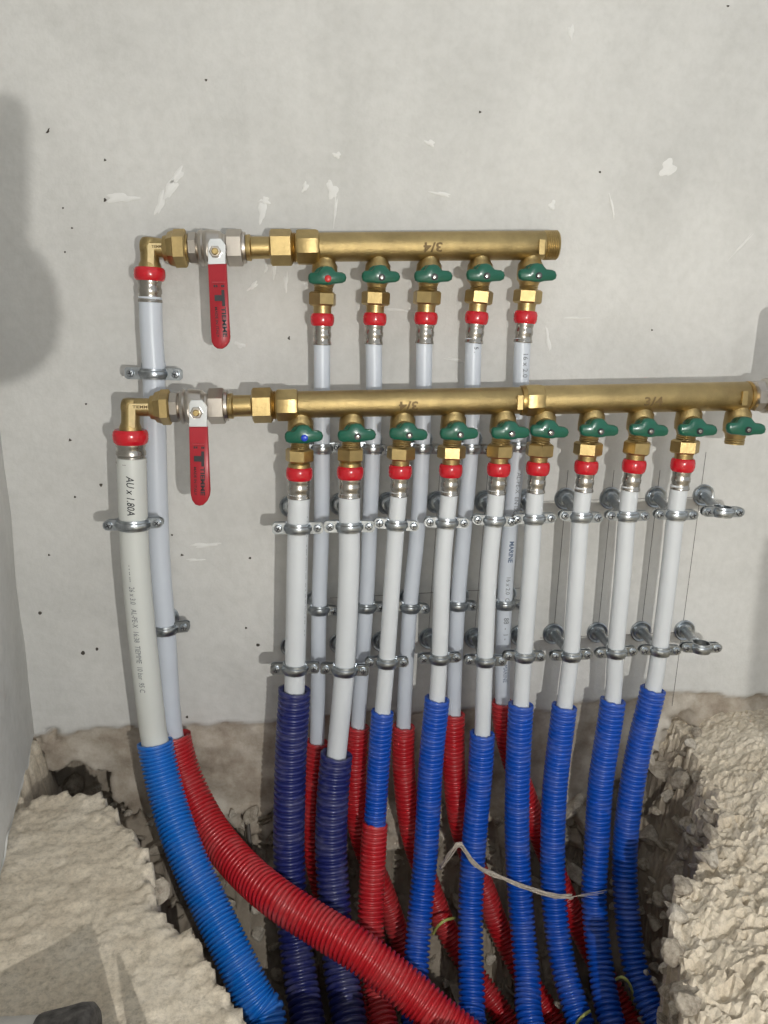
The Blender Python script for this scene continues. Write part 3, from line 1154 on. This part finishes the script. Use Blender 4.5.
def press_elbow(label, corner, leg_x_bot, leg_y_bot, nut, yf, dm, ring, sleeve, hl):
    """brass elbow: press end below, swivel nut to the right"""
    cx, cy = corner
    t = thing('press_elbow', U(leg_x_bot, leg_y_bot, dm), label, 'fitting')
    k = S(cx, cy, dm)
    mb = MB()
    ly = leg_y_bot - cy
    mb.add(prx([(leg_x_bot, leg_y_bot, hl * 1.2), (leg_x_bot, leg_y_bot - ly * .16, hl * 1.2), (leg_x_bot, leg_y_bot - ly * .34, hl), (cx, cy, hl), (cx, cy - hl * .62, hl * .97), (cx, cy - hl * .9, hl * .8), (cx, cy - hl, hl * .5)], dm, 32))
    mb.add(prx([(cx - hl, cy, hl * .5), (cx - hl * .88, cy, hl * .8), (cx - hl * .6, cy, hl * .97), (cx, cy, hl), (nut[0] - 4, yf(nut[0]), hl), (nut[0] + 3, yf(nut[0]), hl)], dm, 32))
    mb.build('elbow_body', BRASS_CAST, t)
    # raised rib with cast lettering
    dr = dm + hl * k * .93
    w = 3.1
    lp = [(cx - w + 1, leg_y_bot - 3), (cx - w + 1, cy - 1.5), (cx - 1, cy - 3.4), (nut[0] - 5, cy - 3.4), (nut[0] - 5, cy + 2.2), (cx + w + 1.5, cy + 2.2), (cx + w + 1, leg_y_bot - 3)]
    MB().add(prism(lp, dr + .0012, .003, .2, .3)).build('cast_rib', BRASS_RIB_LIT, t)
    v, f = text_mesh('TIEMME', 1.0, 0, .02)
    x0, x1 = min(p.x for p in v), max(p.x for p in v)
    xa, xb = cx + 2, nut[0] - 6
    out = [U(xa + (xb - xa) * (p.x - x0) / (x1 - x0), cy + 1.4 - 4.2 * p.y, dr + .0014) for p in v]
    mesh_obj('cast_lettering', out, f, BRASS_MARK, t, False)
    cb = MB()
    n0, n1, hn = nut
    cb.add(prx([(n0 - 6, yf(n0), hl), (n0 - 5, yf(n0), hl * 1.3), (n0, yf(n0), hl * 1.4)], dm, 36))
    cb.add(prx([(n0 - 1.5, yf(n0), hn * .74), (n0, yf(n0), hn * .84), (n0 + 5, yf(n0), hn * .93), (n0 + 6, yf(n0), hn), (n1 - 1.5, yf(n1), hn), (n1, yf(n1), hn * .9), (n1, yf(n1), hn * .7)], dm, 6, math.pi / 6))
    cb.add(prx([(n1 - 1, yf(n1), 13), (n1 + 4, yf(n1), 13)], dm, 36))
    cb.build('swivel_nut', BRASS, t)
    rb = MB()
    red_ring(rb, *ring, dm)
    rb.build('red_ring', RED_PLASTIC, t)
    sb = MB()
    press_sleeve(sb, *sleeve, dm)
    sb.build('press_sleeve', STEEL, t)


press_elbow('brass press elbow at the top of the upper left riser', (149.5, 246.5), 150, 269, (169, 187, 18.6), y_up, DR,
            ((149.5, 267.5), (149.8, 281), 15.6), ((149.8, 280.5), (150.3, 302.5), 11.7), 9.3)
press_elbow('brass press elbow at the top of the lower left riser', (130.5, 407), 130.5, 431, (156, 171, 17.8), y_lo, DF,
            ((130.2, 429.5), (130.8, 444), 17.6), ((130.8, 443.5), (131.6, 463), 14.6), 9.0)


def press_fitting(label, x0, y0, x1, y1, dm, big, ys, group):
    """threaded nut, neck, red ring and steel sleeve between valve and pipe; ys: rows of nut top, nut bottom, ring top, ring bottom, sleeve bottom"""
    def X(y):
        return x0 + (x1 - x0) * (y - y0) / (y1 - y0)
    n0, n1, r0, r1, s1 = ys
    t = thing('press_fitting', U(X(n0), n0, dm), label, 'fitting', group)
    mb = MB()
    mb.add(hexnut((X(n0), n0), (X(n1), n1), 14.2, dm, turn=random.uniform(-.5, .5)))
    mb.build('nut', BRASS, t)
    k = 1.25 if big else 1.0
    mb = MB()
    mb.add(prx([(X(n1 - 2), n1 - 2, 9.2), (X(n1), n1, 9.6), (X(n1 + 2), n1 + 2, 9.0 * k), (X(r0 + 2), r0 + 2, 9.0 * k)], dm, 32))
    mb.build('neck', BRASS, t)
    mb = MB()
    red_ring(mb, (X(r0), r0), (X(r1), r1), 13.6 if big else 12.0, dm)
    mb.build('red_ring', RED_PLASTIC, t)
    mb = MB()
    press_sleeve(mb, (X(r1 - .5), r1 - .5), (X(s1), s1), 11.6 if big else 9.2, dm)
    mb.build('press_sleeve', STEEL, t)


for i in range(5):
    sh = -.6 * i
    press_fitting('press fitting under the %s green valve of the upper manifold from the left' % ORD[i], UP_NX[i], 298, UP_PX[i], 345, DR, False,
                  (292 + sh, 306 + sh, 313.5 + sh, 326 + sh, 345 + sh), 'press fittings under the upper manifold')
for i in range(9):
    sh = lo_sh(i)
    press_fitting('press fitting under the %s green valve of the lower manifolds from the left' % ORD[i], LO_NX[i], 455 + sh, LO_PX[i], 498 + sh, DF, i < 2,
                  (448.5 + sh, 462 + sh, 467 + sh, 480 + sh, 498 + sh), 'press fittings under the lower manifolds')

# ------------------------------------------------------------------ pipes and corrugated conduits
def conduit(name, label, path, s0, s1, r, pitch, mat, group, delta=.0030, sides=26):
    samp = []
    # cut end: inner wall, rim, then the ribs
    samp += [(s0 + .045, r - delta - .0022), (s0 + .02, r - delta - .0010), (s0, r - delta - .0008), (s0, r - .0002)]
    s = s0 + .0006
    while s < s1:
        samp += [(s, r - delta * .08), (s + pitch * .22, r), (s + pitch * .44, r - delta * .08), (s + pitch * .56, r - delta * .5), (s + pitch * .65, r - delta), (s + pitch * .81, r - delta), (s + pitch * .90, r - delta * .5)]
        s += pitch
    # jitter of the cut
    v, f = sweep(path, samp, sides, (False, False))
    rj = random.Random(label)
    t0 = path.tan(s0)
    for k in range(sides):
        j = .0009 * rj.random() + .0012 * math.sin(2 * math.pi * k / sides + rj.random())
        for ring in (2, 3):
            v[ring * sides + k] = v[ring * sides + k] - t0 * j
    o = mesh_obj(name, v, f, mat, None, True, origin=path.at(s0))
    return tag(o, label, 'conduit', group)


def pipe(name, label, path, s0, s1, r, mat, group, sides=28):
    n = max(8, int((s1 - s0) / .012))
    samp = [(s0 + (s1 - s0) * k / n, r) for k in range(n + 1)]
    v, f = sweep(path, samp, sides)
    o = mesh_obj(name, v, f, mat, None, True, origin=path.at(s0))
    o.data.set_sharp_from_angle(angle=math.radians(50))
    return tag(o, label, 'pipe', group)


def pipe_print(parent, path, s0, body, size, ang, r, mat, stretch=1.0, shear=0.0, bold=0.0):
    """lettering wrapped on a pipe, reading downwards from arc length s0"""
    v, f = text_mesh(body, size, shear, bold)
    out = []
    for p in v:
        s = s0 + p.x * stretch
        c, t = path.at(s), path.tan(s)
        n = Vector((0, -1, 0))
        n = (n - t * n.dot(t)).normalized()
        b = t.cross(n)                       # to the viewer's left or right
        if b.x < 0:
            b = -b
        th = ang + (p.y - size * .35) / r
        out.append(c + (n * math.cos(th) + b * math.sin(th)) * (r + .00025))
    return mesh_obj('pipe_print', out, f, mat, parent, False)


for i, (a, b) in enumerate(LO_RUN):
    P = LO_PATHS[i]
    st = P.at_row(HOSE_TOP_LO[i])
    rp = (10.7 if i < 2 else 8.5) * S(a[1][0], a[1][1], DF)
    p = pipe('riser_pipe', 'white pipe under the %s valve of the lower manifolds, counted from the left' % ORD[i], P, 0, st + .05, rp, PIPE_WHITE, 'white pipes of the lower manifolds')
    if i == 0:
        pipe_print(p, P, .020, '- - --   -    - --- ------ ---  -- - -- -- ---- - --   - -', .006, 1.05, rp, PRINT, 1.15)
    k = S(b[0][0], b[0][1], .085)
    if i < 2:
        conduit('corrugated_conduit', ['navy blue conduit, leftmost of the wide dark pair', 'navy blue conduit, right one of the wide dark pair'][i], P, st, P.L, 16.3 * k, 6.3 * k, C_NAVY, 'navy conduits', .0034)
    elif i == 2:
        s2 = P.at_row(822)
        conduit('corrugated_conduit', 'short blue conduit pushed into the top of a red conduit', P, st, s2 + .003, 11.4 * k, 4.8 * k, C_BLUE, None)
        conduit('corrugated_conduit', 'red conduit holding the end of a short blue conduit', P, s2, P.L, 13.3 * k, 4.5 * k, C_RED, None)
    else:
        conduit('corrugated_conduit', 'blue conduit on the pipe of the %s lower valve from the left' % ORD[i], P, st, P.L, 12.6 * k, 4.9 * k, C_BLUE, 'blue conduits in the trench')
for i, (a, b) in enumerate(UP_RUN):
    P = UP_PATHS[i]
    st = P.at_row(HOSE_TOP_UP[i])
    rp = 8.1 * S(a[1][0], a[1][1], DR)
    p = pipe('riser_pipe', 'white pipe hanging from the %s valve of the upper manifold, counted from the left' % ORD[i], P, 0, st + .05, rp, PIPE_BLUISH, 'white pipes of the upper manifold')
    if i == 4:
        pipe_print(p, P, P.at_row(352), '16 x 2.0', .0075, .25, rp, PRINT, 1.0)
        pipe_print(p, P, P.at_row(470), 'AL-PE-X  EN ISO', .0065, .25, rp, PRINT, .95)
        pipe_print(p, P, P.at_row(541), 'MARINE', .0068, .15, rp, PRINT_BLUE, .95, 0, .0002)
        pipe_print(p, P, P.at_row(572), '16 x 2.0  CE', .0065, .1, rp, PRINT, .95)
        pipe_print(p, P, P.at_row(617), '88  -  1 -', .008, .1, rp, PRINT, .9)
        pipe_print(p, P, P.at_row(662), 'MARINE', .0065, .15, rp, PRINT_BLUE, .9)
    if i == 3:
        pipe_print(p, P, P.at_row(346), '5 .', .006, .2, rp, BLACK, 1.0)
    k = S(b[0][0], b[0][1], .05)
    conduit('corrugated_conduit', 'red conduit on the pipe of the %s upper valve from the left' % ORD[i], P, st, P.L, 11.6 * k, 4.5 * k, C_RED, 'red conduits behind the blue ones')

# left risers
P = RLP
st = P.at_row(735)
rp = 11.2 * S(152, 340, DR)
pipe('riser_pipe', 'long white riser from the upper left elbow, behind the printed riser', P, 0, st + .05, rp, PIPE_BLUISH, None)
conduit('corrugated_conduit', 'thick red conduit sweeping to the right across the front of the others', P, st, P.L, 17.6 * S(200, 800, .07), 4.5 * S(200, 800, .07), C_RED, None, .0029, 32)
P = FLP
st = P.at_row(743)
rp = 14.0 * S(135, 520, DF)
p = pipe('riser_pipe', 'thick white riser with black lettering at the far left', P, 0, st + .05, rp, PIPE_CREAM, None)
pipe_print(p, P, P.at_row(474), 'AU x 1.80A', .0095, .10, rp, BLACK, .80, .25, .0001)
pipe_print(p, P, P.at_row(463.5), '|', .004, -.25, rp, BLACK, 1.0)
pipe_print(p, P, P.at_row(560), '- - -- ---   26 x 3.0   AL-PE-X  16:38  TIEMME  10 bar  95 C', .0075, -.15, rp, PRINT, .72, .15)
conduit('corrugated_conduit', 'wide bright blue conduit on the thick riser at the far left', P, st, P.L, 17.4 * S(160, 760, .08), 4.1 * S(160, 760, .08), C_SKY, None, .0027, 32)


# ------------------------------------------------------------------ pipe clamps
def clamp(label, centre, axis, r_pipe, base, group, ear=1.0, square=False, tilt=0.0, empty=False):
    t = thing('pipe_clamp', base, label, 'clamp', group)
    a = Vector(axis).normalized()
    if a.z > 0:
        a = -a
    n = Vector((0, -1, 0))
    n = (n - a * n.dot(a)).normalized()
    e = a.cross(n)
    if e.x < 0:
        e = -e
    e2 = (e * math.cos(tilt) + a * math.sin(tilt)).normalized()
    R0 = r_pipe + .0005
    hb = .0050
    prof = [(-hb, R0), (-hb, R0 + .0014), (-hb * .62, R0 + .0017), (-hb * .45, R0 + .0028), (0, R0 + .0033), (hb * .45, R0 + .0028), (hb * .62, R0 + .0017), (hb, R0 + .0014), (hb, R0), (-hb, R0)]
    mb = MB()
    mb.add(rings([(centre + a * s, r) for s, r in prof], 32, axis=a, cap=(False, False)))
    # ears: front and rear tab each side
    le = .0135 * ear
    he = .0056 if square else .0050
    for sx in (-1, 1):
        for off, th in ((.0023, .0009), (-.0023, .0009)):
            base_c = centre + n * off
            ol = []
            x0, x1 = R0 - .001, R0 + le
            if square:
                ol = [(x0, -he), (x1 - .002, -he), (x1, -he + .002), (x1, he - .002), (x1 - .002, he), (x0, he)]
            else:
                ol = [(x0, -he)]
                for k in range(7):
                    an = -math.pi / 2 + math.pi * k / 6
                    ol.append((x1 - he + he * math.cos(an), he * math.sin(an)))
                ol.append((x0, he))
            m = len(ol)
            v = [base_c + e2 * (sx * x) + a * y + n * th for x, y in ol] + [base_c + e2 * (sx * x) + a * y - n * th for x, y in ol]
            f = [tuple(range(m)), tuple(reversed(range(m, 2 * m)))] + [(k, m + k, m + (k + 1) % m, (k + 1) % m) for k in range(m)]
            mb.add((v, f))
    mb.build('band', ZINC, t)
    for sx in (-1, 1):
        c = centre + e2 * (sx * (R0 + le - .0056)) + n * .0032
        sb = MB()
        sb.add(rings([(c - n * .010, .0022), (c, .0022), (c, .0038), (c + n * .0012, .0037), (c + n * .0021, .0028), (c + n * .0024, .0012)], 16, axis=n, front=e), 0)
        ca = random.random() * 3
        u1, u2 = e * math.cos(ca) + a * math.sin(ca), a * math.cos(ca) - e * math.sin(ca)
        for q1, q2 in ((u1, u2), (u2, u1)):
            sb.add(box(c + n * .0021, q1 * .0023, q2 * .0005, n * .0005), 1)  # dark bars stand in for the shade inside the cross slot
        sb.build('clamp_screw', None, t, 'auto', mats=[ZINC, SLOT_DARK])
    # threaded rod in its sleeve, and the wall plate
    bk = centre - n * (R0 + .0010)
    b0 = Vector(base)
    rb = MB()
    rb.add(rings([(b0, .0048), (b0.lerp(bk, .80), .0048), (b0.lerp(bk, .82), .0056), (bk, .0056)], 18))
    rb.build('rod', ZINC, t)
    w = Vector((0, -1, 0))
    wb = MB()
    wb.add(rings([(b0 + w * .0002, .0122), (b0 + w * .0022, .0122), (b0 + w * .0030, .0112), (b0 + w * .0026, .0096), (b0 + w * .0020, .0088), (b0 + w * .0045, .0080), (b0 + w * .0060, .0066), (b0 + w * .0062, .0040)], 28, axis=w, front=Vector((1, 0, 0))))
    wb.build('wall_plate', ZINC, t)


random.seed(21)
BU = [(291, 506), (340.5, 504), (388, 503), (437, 502), (485, 501), (525, 500), (565, 498.5), (610, 498), (655.5, 497), (703, 495)]
BL = [(291.5, 646), (340, 643), (382.5, 641), (429.5, 638), (475, 637.5), (520, 635), (553, 633.5), (597, 632), (640.5, 631), (684, 630)]
CU = [526, 526, 523.5, 521.5, 520.5, 518, 516.5, 515, 513.5, 511.5]
CL = [669, 669.5, 662.5, 658.5, 660.5, 655.5, 654.5, 652, 649.5, 647]
for row, (BB, CC, word) in enumerate(((BU, CU, 'upper'), (BL, CL, 'lower'))):
    for i in range(10):
        if i < 9:
            P = LO_PATHS[i]
            s = P.at_row(CC[i])
            c, ax = P.at(s), P.tan(s)
            rp = (10.7 if i < 2 else 8.5) * S(LO_RUN[i][0][1][0], LO_RUN[i][0][1][1], DF)
            lab = 'steel clamp in the %s row holding the %s front pipe from the left' % (word, ORD[i])
        else:
            c = U(722.3, 511.5, DF) if row == 0 else U(700.6, 647, DF)
            ax = Vector((-.05, .0, -1))
            rp = .0080
            lab = 'empty steel clamp without a pipe at the right end of the %s row' % word
        clamp(lab, c, ax, rp, U(*BB[i], 0), 'clamps of the front pipes', 1.0, i < 2, random.uniform(-.06, .06), i == 9)
for row, (rows, word) in enumerate((([447.5, 448, 449, 447.5, 445], 'just below the lower manifold'), ([608, 606.5, 605, 603.5, 603], 'halfway down'))):
    for i in range(5):
        P = UP_PATHS[i]
        s = P.at_row(rows[i])
        c = P.at(s)
        rp = 8.1 * S(*UP_RUN[i][0][1], DR)
        px, py = PX(c)
        clamp('steel clamp on the %s rear pipe from the left, %s' % (ORD[i], word), c, P.tan(s), rp, U(px - 3 + 2 * i * .5, py - 9, 0), 'clamps of the rear pipes', .95, False, random.uniform(-.1, .12))
rp = 11.2 * S(152, 340, DR)
s = RLP.at_row(372)
clamp('bright square-eared steel clamp on the far left riser between the two red levers and elbows', RLP.at(s), RLP.tan(s), rp, U(154, 366, 0), None, 1.15, True, 0)
s = RLP.at_row(627)
clamp('steel clamp half hidden behind the thick printed riser', RLP.at(s), RLP.tan(s), rp, U(168, 617, 0), None, 1.05, True, -.08)
s = FLP.at_row(524)
clamp('large steel clamp around the thick printed riser', FLP.at(s), FLP.tan(s), 14.0 * S(135, 520, DF), U(140, 512, 0), None, 1.05, False, -.07)

# ------------------------------------------------------------------ rubble in and beside the trench
def stone_mesh(seed, kind):
    import bmesh
    rnd = random.Random(seed)
    bm = bmesh.new()
    bmesh.ops.create_icosphere(bm, subdivisions=2, radius=1.0)
    sx, sy, sz = rnd.uniform(.8, 1.25), rnd.uniform(.6, 1.0), rnd.uniform(.45, .8)
    planes = []
    for _ in range(9):
        d = Vector((rnd.gauss(0, 1), rnd.gauss(0, 1), rnd.gauss(0, 1))).normalized()
        planes.append((d, rnd.uniform(.38, .78)))
    for v in bm.verts:
        p = v.co.copy()
        for d, h in planes:
            k = p.dot(d)
            if k > h:
                p -= d * (k - h)
        p += p.normalized() * (.05 * noise.noise(p * 2.3 + Vector((seed, 0, 0))))
        v.co = Vector((p.x * sx, p.y * sy, p.z * sz))
    me = bpy.data.meshes.new('rubble_stone')
    bm.to_mesh(me)
    bm.free()
    me.materials.append(STONE_MATS[kind])
    return me


SM = [stone_mesh(k, 0) for k in range(6)] + [stone_mesh(20 + k, 1) for k in range(4)]
rnd = random.Random(5)
placed = []


def hit(px, py):
    """first ground or wall point seen through a photo pixel"""
    r = ray(px, py)
    t = .45
    while t < 1.6:
        p = CAM + r * t
        if p.y > -.03 and p.y >= wall_y(p.x, p.z)[0]:
            return p
        if p.z < .05 and p.z <= floor_z(p.x, p.y):
            return p
        t += .002
    return None


def clear(p, size):
    return not (any((p - q).length < size * .95 + r + .001 for q, r in HP) or any((p - q).length < (size + sz) * .72 for q, sz in placed))


def stone(mi, p, size, label, group):
    o = bpy.data.objects.new('rubble_stone', SM[mi])
    COL.objects.link(o)
    o.location = p
    o.scale = (size, size, size)
    o.rotation_euler = (rnd.uniform(-.6, .6), rnd.uniform(-.6, .6), rnd.uniform(0, 6.3))
    placed.append((p, size))
    return tag(o, label, 'stone', group)


for px, py, size, mi, lab in [
        (228, 903, .0125, 6, 'pale wedge of broken concrete between the bright blue and thick red conduits'),
        (256, 934, .0120, 7, 'pale knobbly lump left of the navy conduits'),
        (246, 960, .0100, 8, 'small pale lump low beside the bright blue conduit'),
        (178, 868, .0150, 1, 'rounded grey stone just left of the bright blue conduit'),
        (158, 880, .0130, 3, 'dark grey stone wedged against the left floor slab'),
        (252, 815, .0110, 2, 'grey stone under the raw render left of the navy conduits'),
        (232, 812, .0080, 6, 'small pale stone tucked under the raw render edge'),
        (706, 858, .0150, 9, 'large pale chunk perched on the right edge of the trench'),
        (676, 870, .0170, 4, 'long grey chunk on the right slope of the trench'),
        (690, 842, .0100, 0, 'rounded grey chunk low on the right slope of the trench')]:
    p = hit(px, py)
    if p is not None:
        stone(mi, p + Vector((0, -size * .2, size * .2)), size, lab, None)
cnt = tries = 0
while cnt < 250 and tries < 6000:
    tries += 1
    k = rnd.random()
    if k < .40:
        px, py = (rnd.uniform(590, 715), rnd.uniform(735, 900)) if k < .24 else (rnd.uniform(640, 692), rnd.uniform(880, 1024))
    elif k < .65:
        px, py = rnd.uniform(40, 280), rnd.uniform(780, 1010)
    else:
        px, py = rnd.uniform(280, 650), rnd.uniform(800, 1024)
    size = rnd.choice([.006, .007, .009, .011, .014, .018])
    if px > 600 and py > 880:
        size = max(.007, min(size, .013))
    elif px > 600:
        size = max(size, .010)
    p = hit(px, py)
    if p is None or not (inside(p.x, p.y) or p.y > -.04) or p.z > -.02:
        continue
    if wall_y(p.x, p.z)[0] < p.y + .004 and p.z > U(200, 815, 0).z:
        continue
    p = p + Vector((0, -size * .35, size * .35))
    if not clear(p, size):
        continue
    pale = rnd.random() < .30
    mi = 6 + rnd.randrange(4) if pale else rnd.randrange(6)
    tone = 'pale' if pale else 'grey'
    big = 'larger' if size > .009 else 'small'
    if px > 585:
        lab, g = '%s %s rubble lump on the right slope of the trench' % (big, tone), '%s %s rubble on the right slope' % (big, tone)
    elif px < 280:
        lab, g = '%s %s rubble lump in the trench left of the navy conduits' % (big, tone), '%s %s rubble at the left' % (big, tone)
    else:
        lab, g = '%s %s rubble lump in the trench between the conduits' % (big, tone), '%s %s rubble between the conduits' % (big, tone)
    stone(mi, p, size, lab, g)
    cnt += 1

# white crumbs resting on the conduits and the right slope
for px, py, d, size, lab in [(558, 1004, .168, .0052, 'white plaster crumb on a red conduit at the bottom'), (646, 973, .176, .0042, 'white crumb on the rightmost blue conduit'),
                             (655, 981, .172, .0048, 'white crumb beside the rightmost blue conduit'), (643, 1019, .165, .0075, 'white plaster crumb between two blue conduits at the bottom right')]:
    stone(6, U(px, py, d), size, lab, None)

# ------------------------------------------------------------------ twine, wire ends, steel rod
TWINE = simple('frayed grey twine', (.42, .37, .31), .9, 0, .2, 300)
WIRE = simple('yellow green wire', (.40, .42, .12), .5, 0, .2, 60)


def strand(pts, r, mat=None, sides=6, jit=0.0, seed=0):
    q = random.Random(seed)
    P = Path([Vector(p) + Vector((q.uniform(-jit, jit), q.uniform(-jit, jit), q.uniform(-jit, jit))) for p in pts], 10)
    n = 40
    return sweep(P, [(P.L * k / n, r) for k in range(n + 1)], sides)


tp = [U(x, y, d) for x, y, d in [(441, 868, .112), (449, 856, .120), (459, 843, .126), (466, 852, .125), (476, 865, .124), (492, 874, .123), (512, 882, .130), (534, 890, .136), (556, 896, .138), (572, 897, .138)]]
mb = MB()
for k in range(13):
    mb.add(strand(tp[:len(tp) - (k % 3 == 2)], .0007, jit=.0019, seed=k))
for k in range(4):
    mb.add(strand([tp[-2], tp[-1], tp[-1] + Vector((.012, 0, .001 * k)), tp[-1] + Vector((.022 + .006 * k, 0, .003 * (k - 1)))], .00022, jit=.0006, seed=40 + k))
tag(mb.build('twine', TWINE, None, True, origin=tp[2]), 'frayed grey twine lying across the blue conduits', 'twine')
for lab, pts in [('short yellow wire end looped over a red conduit in the middle', [(433, 934, .112), (438, 926, .118), (446, 920, .118), (455, 918, .108)]),
                 ('yellow green wire hooked beside the rightmost blue conduit', [(614, 981, .168), (622, 977, .178), (629, 983, .180), (632, 991, .178), (633, 1000, .172)]),
                 ('yellow wire end at the bottom between two blue conduits', [(590, 1011, .20), (583, 1016, .205), (577, 1023, .205), (573, 1033, .20)])]:
    pp = [U(*q) for q in pts]
    tag(mesh_obj('wire_end', *strand(pp, .0015, sides=8), WIRE, None, True, origin=pp[0]), lab, 'wire')
a, b = U(248, 822, .016), U(258, 935, .034)
mesh = rings([(a, .0022), (b, .0022)], 10)
tag(mesh_obj('steel_rod', *mesh, simple('dull steel', (.22, .2, .18), .6, .6, .2, 80), None, 'auto', origin=b), 'thin dull steel rod behind the thick red conduit', 'rod')

# ------------------------------------------------------------------ tool on the floor at the lower left
DARK_RUBBER = simple('scuffed dark rubber', (.085, .078, .072), .75, 0, .65, 140, .5, bscale=500)
GREY_SHAFT = simple('dusty light grey shaft', (.50, .48, .44), .7, 0, .15, 60, .3)
ta, tb_ = G(-60, 1044, .014), G(96, 1036, .017)
t = thing('hand_tool', Vector((tb_.x, tb_.y, 0)), 'tool with light grey shaft and scuffed dark rounded end on the floor', 'tool')
L_ = (tb_ - ta).length
ax = (tb_ - ta).normalized()
w = lambda k: ta + ax * (L_ * k)
MB().add(rings([(w(-.6), .0125), (w(.66), .0125)], 24)).build('shaft', GREY_SHAFT, t)
MB().add(rings([(w(.62), .0130), (w(.64), .0138), (w(.78), .0160), (w(.88), .0180), (w(.95), .0180), (w(.985), .015), (w(1.0), .009)], 24)).build('dark_end', DARK_RUBBER, t)

# ------------------------------------------------------------------ unseen shapes added outside the frame to cast shadows into it
A = G(92, 922)
c1 = A + (LAMP - A) * .30
B2 = G(2, 970)
c2 = B2 + (LAMP - B2) * .30
h = c1.z
p1, p2 = Vector((c1.x, c1.y, 0)), Vector((c2.x, c2.y, 0)) + (Vector((c2.x, c2.y, 0)) - Vector((c1.x, c1.y, 0))) * .8
back = Vector((.05, -.17, 0))
base = [p1, p2, p2 + back, p1 + back]  # added block, its corner and edge fitted to a floor shadow
v = base + [p + Vector((0, 0, h)) for p in base]
tag(mesh_obj('shadow_block', v, [(3, 2, 1, 0), (4, 5, 6, 7), (0, 1, 5, 4), (1, 2, 6, 5), (2, 3, 7, 6), (3, 0, 4, 7)], STONE_MATS[0], None, False, origin=p1),
    'block added out of view to cast the floor shadow at the lower left', 'block')
A = G(118, 955)
tip = A + (LAMP - A) * .30  # added spike, tip set so that its shadow lands there
foot_ = Vector((tip.x, tip.y, 0))
tag(mesh_obj('shadow_spike', *rings([(foot_, .009), (foot_.lerp(tip, .55), .009), (foot_.lerp(tip, .99), .0015), (tip, .0008)], 8), ZINC, None, 'auto', origin=foot_),
    'pointed chisel added out of view to cast a narrow floor shadow', 'spike')

LAMP_BLACK = simple('black lamp and blockers', (.02, .02, .022), .5)
t = thing('lamp_and_blockers', Vector((LAMP.x, LAMP.y - .05, -.012)), 'unseen lamp with added stand and light blockers', 'lamp')  # housing and stand are made up to carry the light blockers
MB().add(box(LAMP + Vector((0, -.035, 0)), (.045, 0, 0), (0, .028, 0), (0, 0, .03))).build('housing', LAMP_BLACK, t)
MB().add(rings([(Vector((LAMP.x, LAMP.y - .05, .0)), .011), (Vector((LAMP.x, LAMP.y - .05, LAMP.z - .025)), .009)], 16)).build('pole', LAMP_BLACK, t)
for k in range(3):
    a_ = k * 2.094 - .5
    MB().add(rings([(Vector((LAMP.x, LAMP.y - .05, .10)), .007), (Vector((LAMP.x + .2 * math.sin(a_), LAMP.y - .05 - .2 * math.cos(a_), -.006)), .007)], 10)).build('stand_leg', LAMP_BLACK, t)


def shadow_blocker(points, arm_at):  # added blocker, outline traced from its wall shadow back to the lamp
    yf_ = -.842
    out = [LAMP + (P_ - LAMP) * ((yf_ - LAMP.y) / (P_.y - LAMP.y)) for P_ in points]
    n = len(out)
    v = out + [p + Vector((0, -.0015, 0)) for p in out]
    f = [tuple(range(n)), tuple(reversed(range(n, 2 * n)))] + [(k, n + k, n + (k + 1) % n, (k + 1) % n) for k in range(n)]
    fl = mesh_obj('added_blocker', v, f, LAMP_BLACK, t, False)
    c = out[arm_at]
    side = -1 if c.x < LAMP.x else 1
    mb = MB()
    e = LAMP + Vector((side * .046, -.03, c.z - LAMP.z if abs(c.z - LAMP.z) < .028 else (.025 if c.z > LAMP.z else -.025)))
    o_ = Vector((min(e.x, c.x) - .004 if side < 0 else max(e.x, c.x) + .004, e.y, c.z))
    mb.add(rings([(e, .002), (o_, .002)], 8)).add(rings([(o_, .002), (Vector((c.x, c.y - .001, c.z)), .002)], 8))
    mb.build('blocker_arm', LAMP_BLACK, t)


shadow_blocker([U(x, y, 0) for x, y in [(28, 112), (30, 180), (29, 243), (44, 258), (57, 285), (62, 318), (57, 348), (40, 370), (14, 383), (-40, 390), (-200, 392), (-200, 96), (12, 96), (22, 100)]], 10)  # stands in for the phone and hand that shade the left edge
shadow_blocker([U(768, 535, 0), U(760, 562, 0), U(752, 640, 0), U(746, 704, 0), G(754, 720), G(768, 740), G(800, 790), U(900, 800, 0), U(900, 535, 0)], 8)  # second blocker, added for the soft shade low at the right
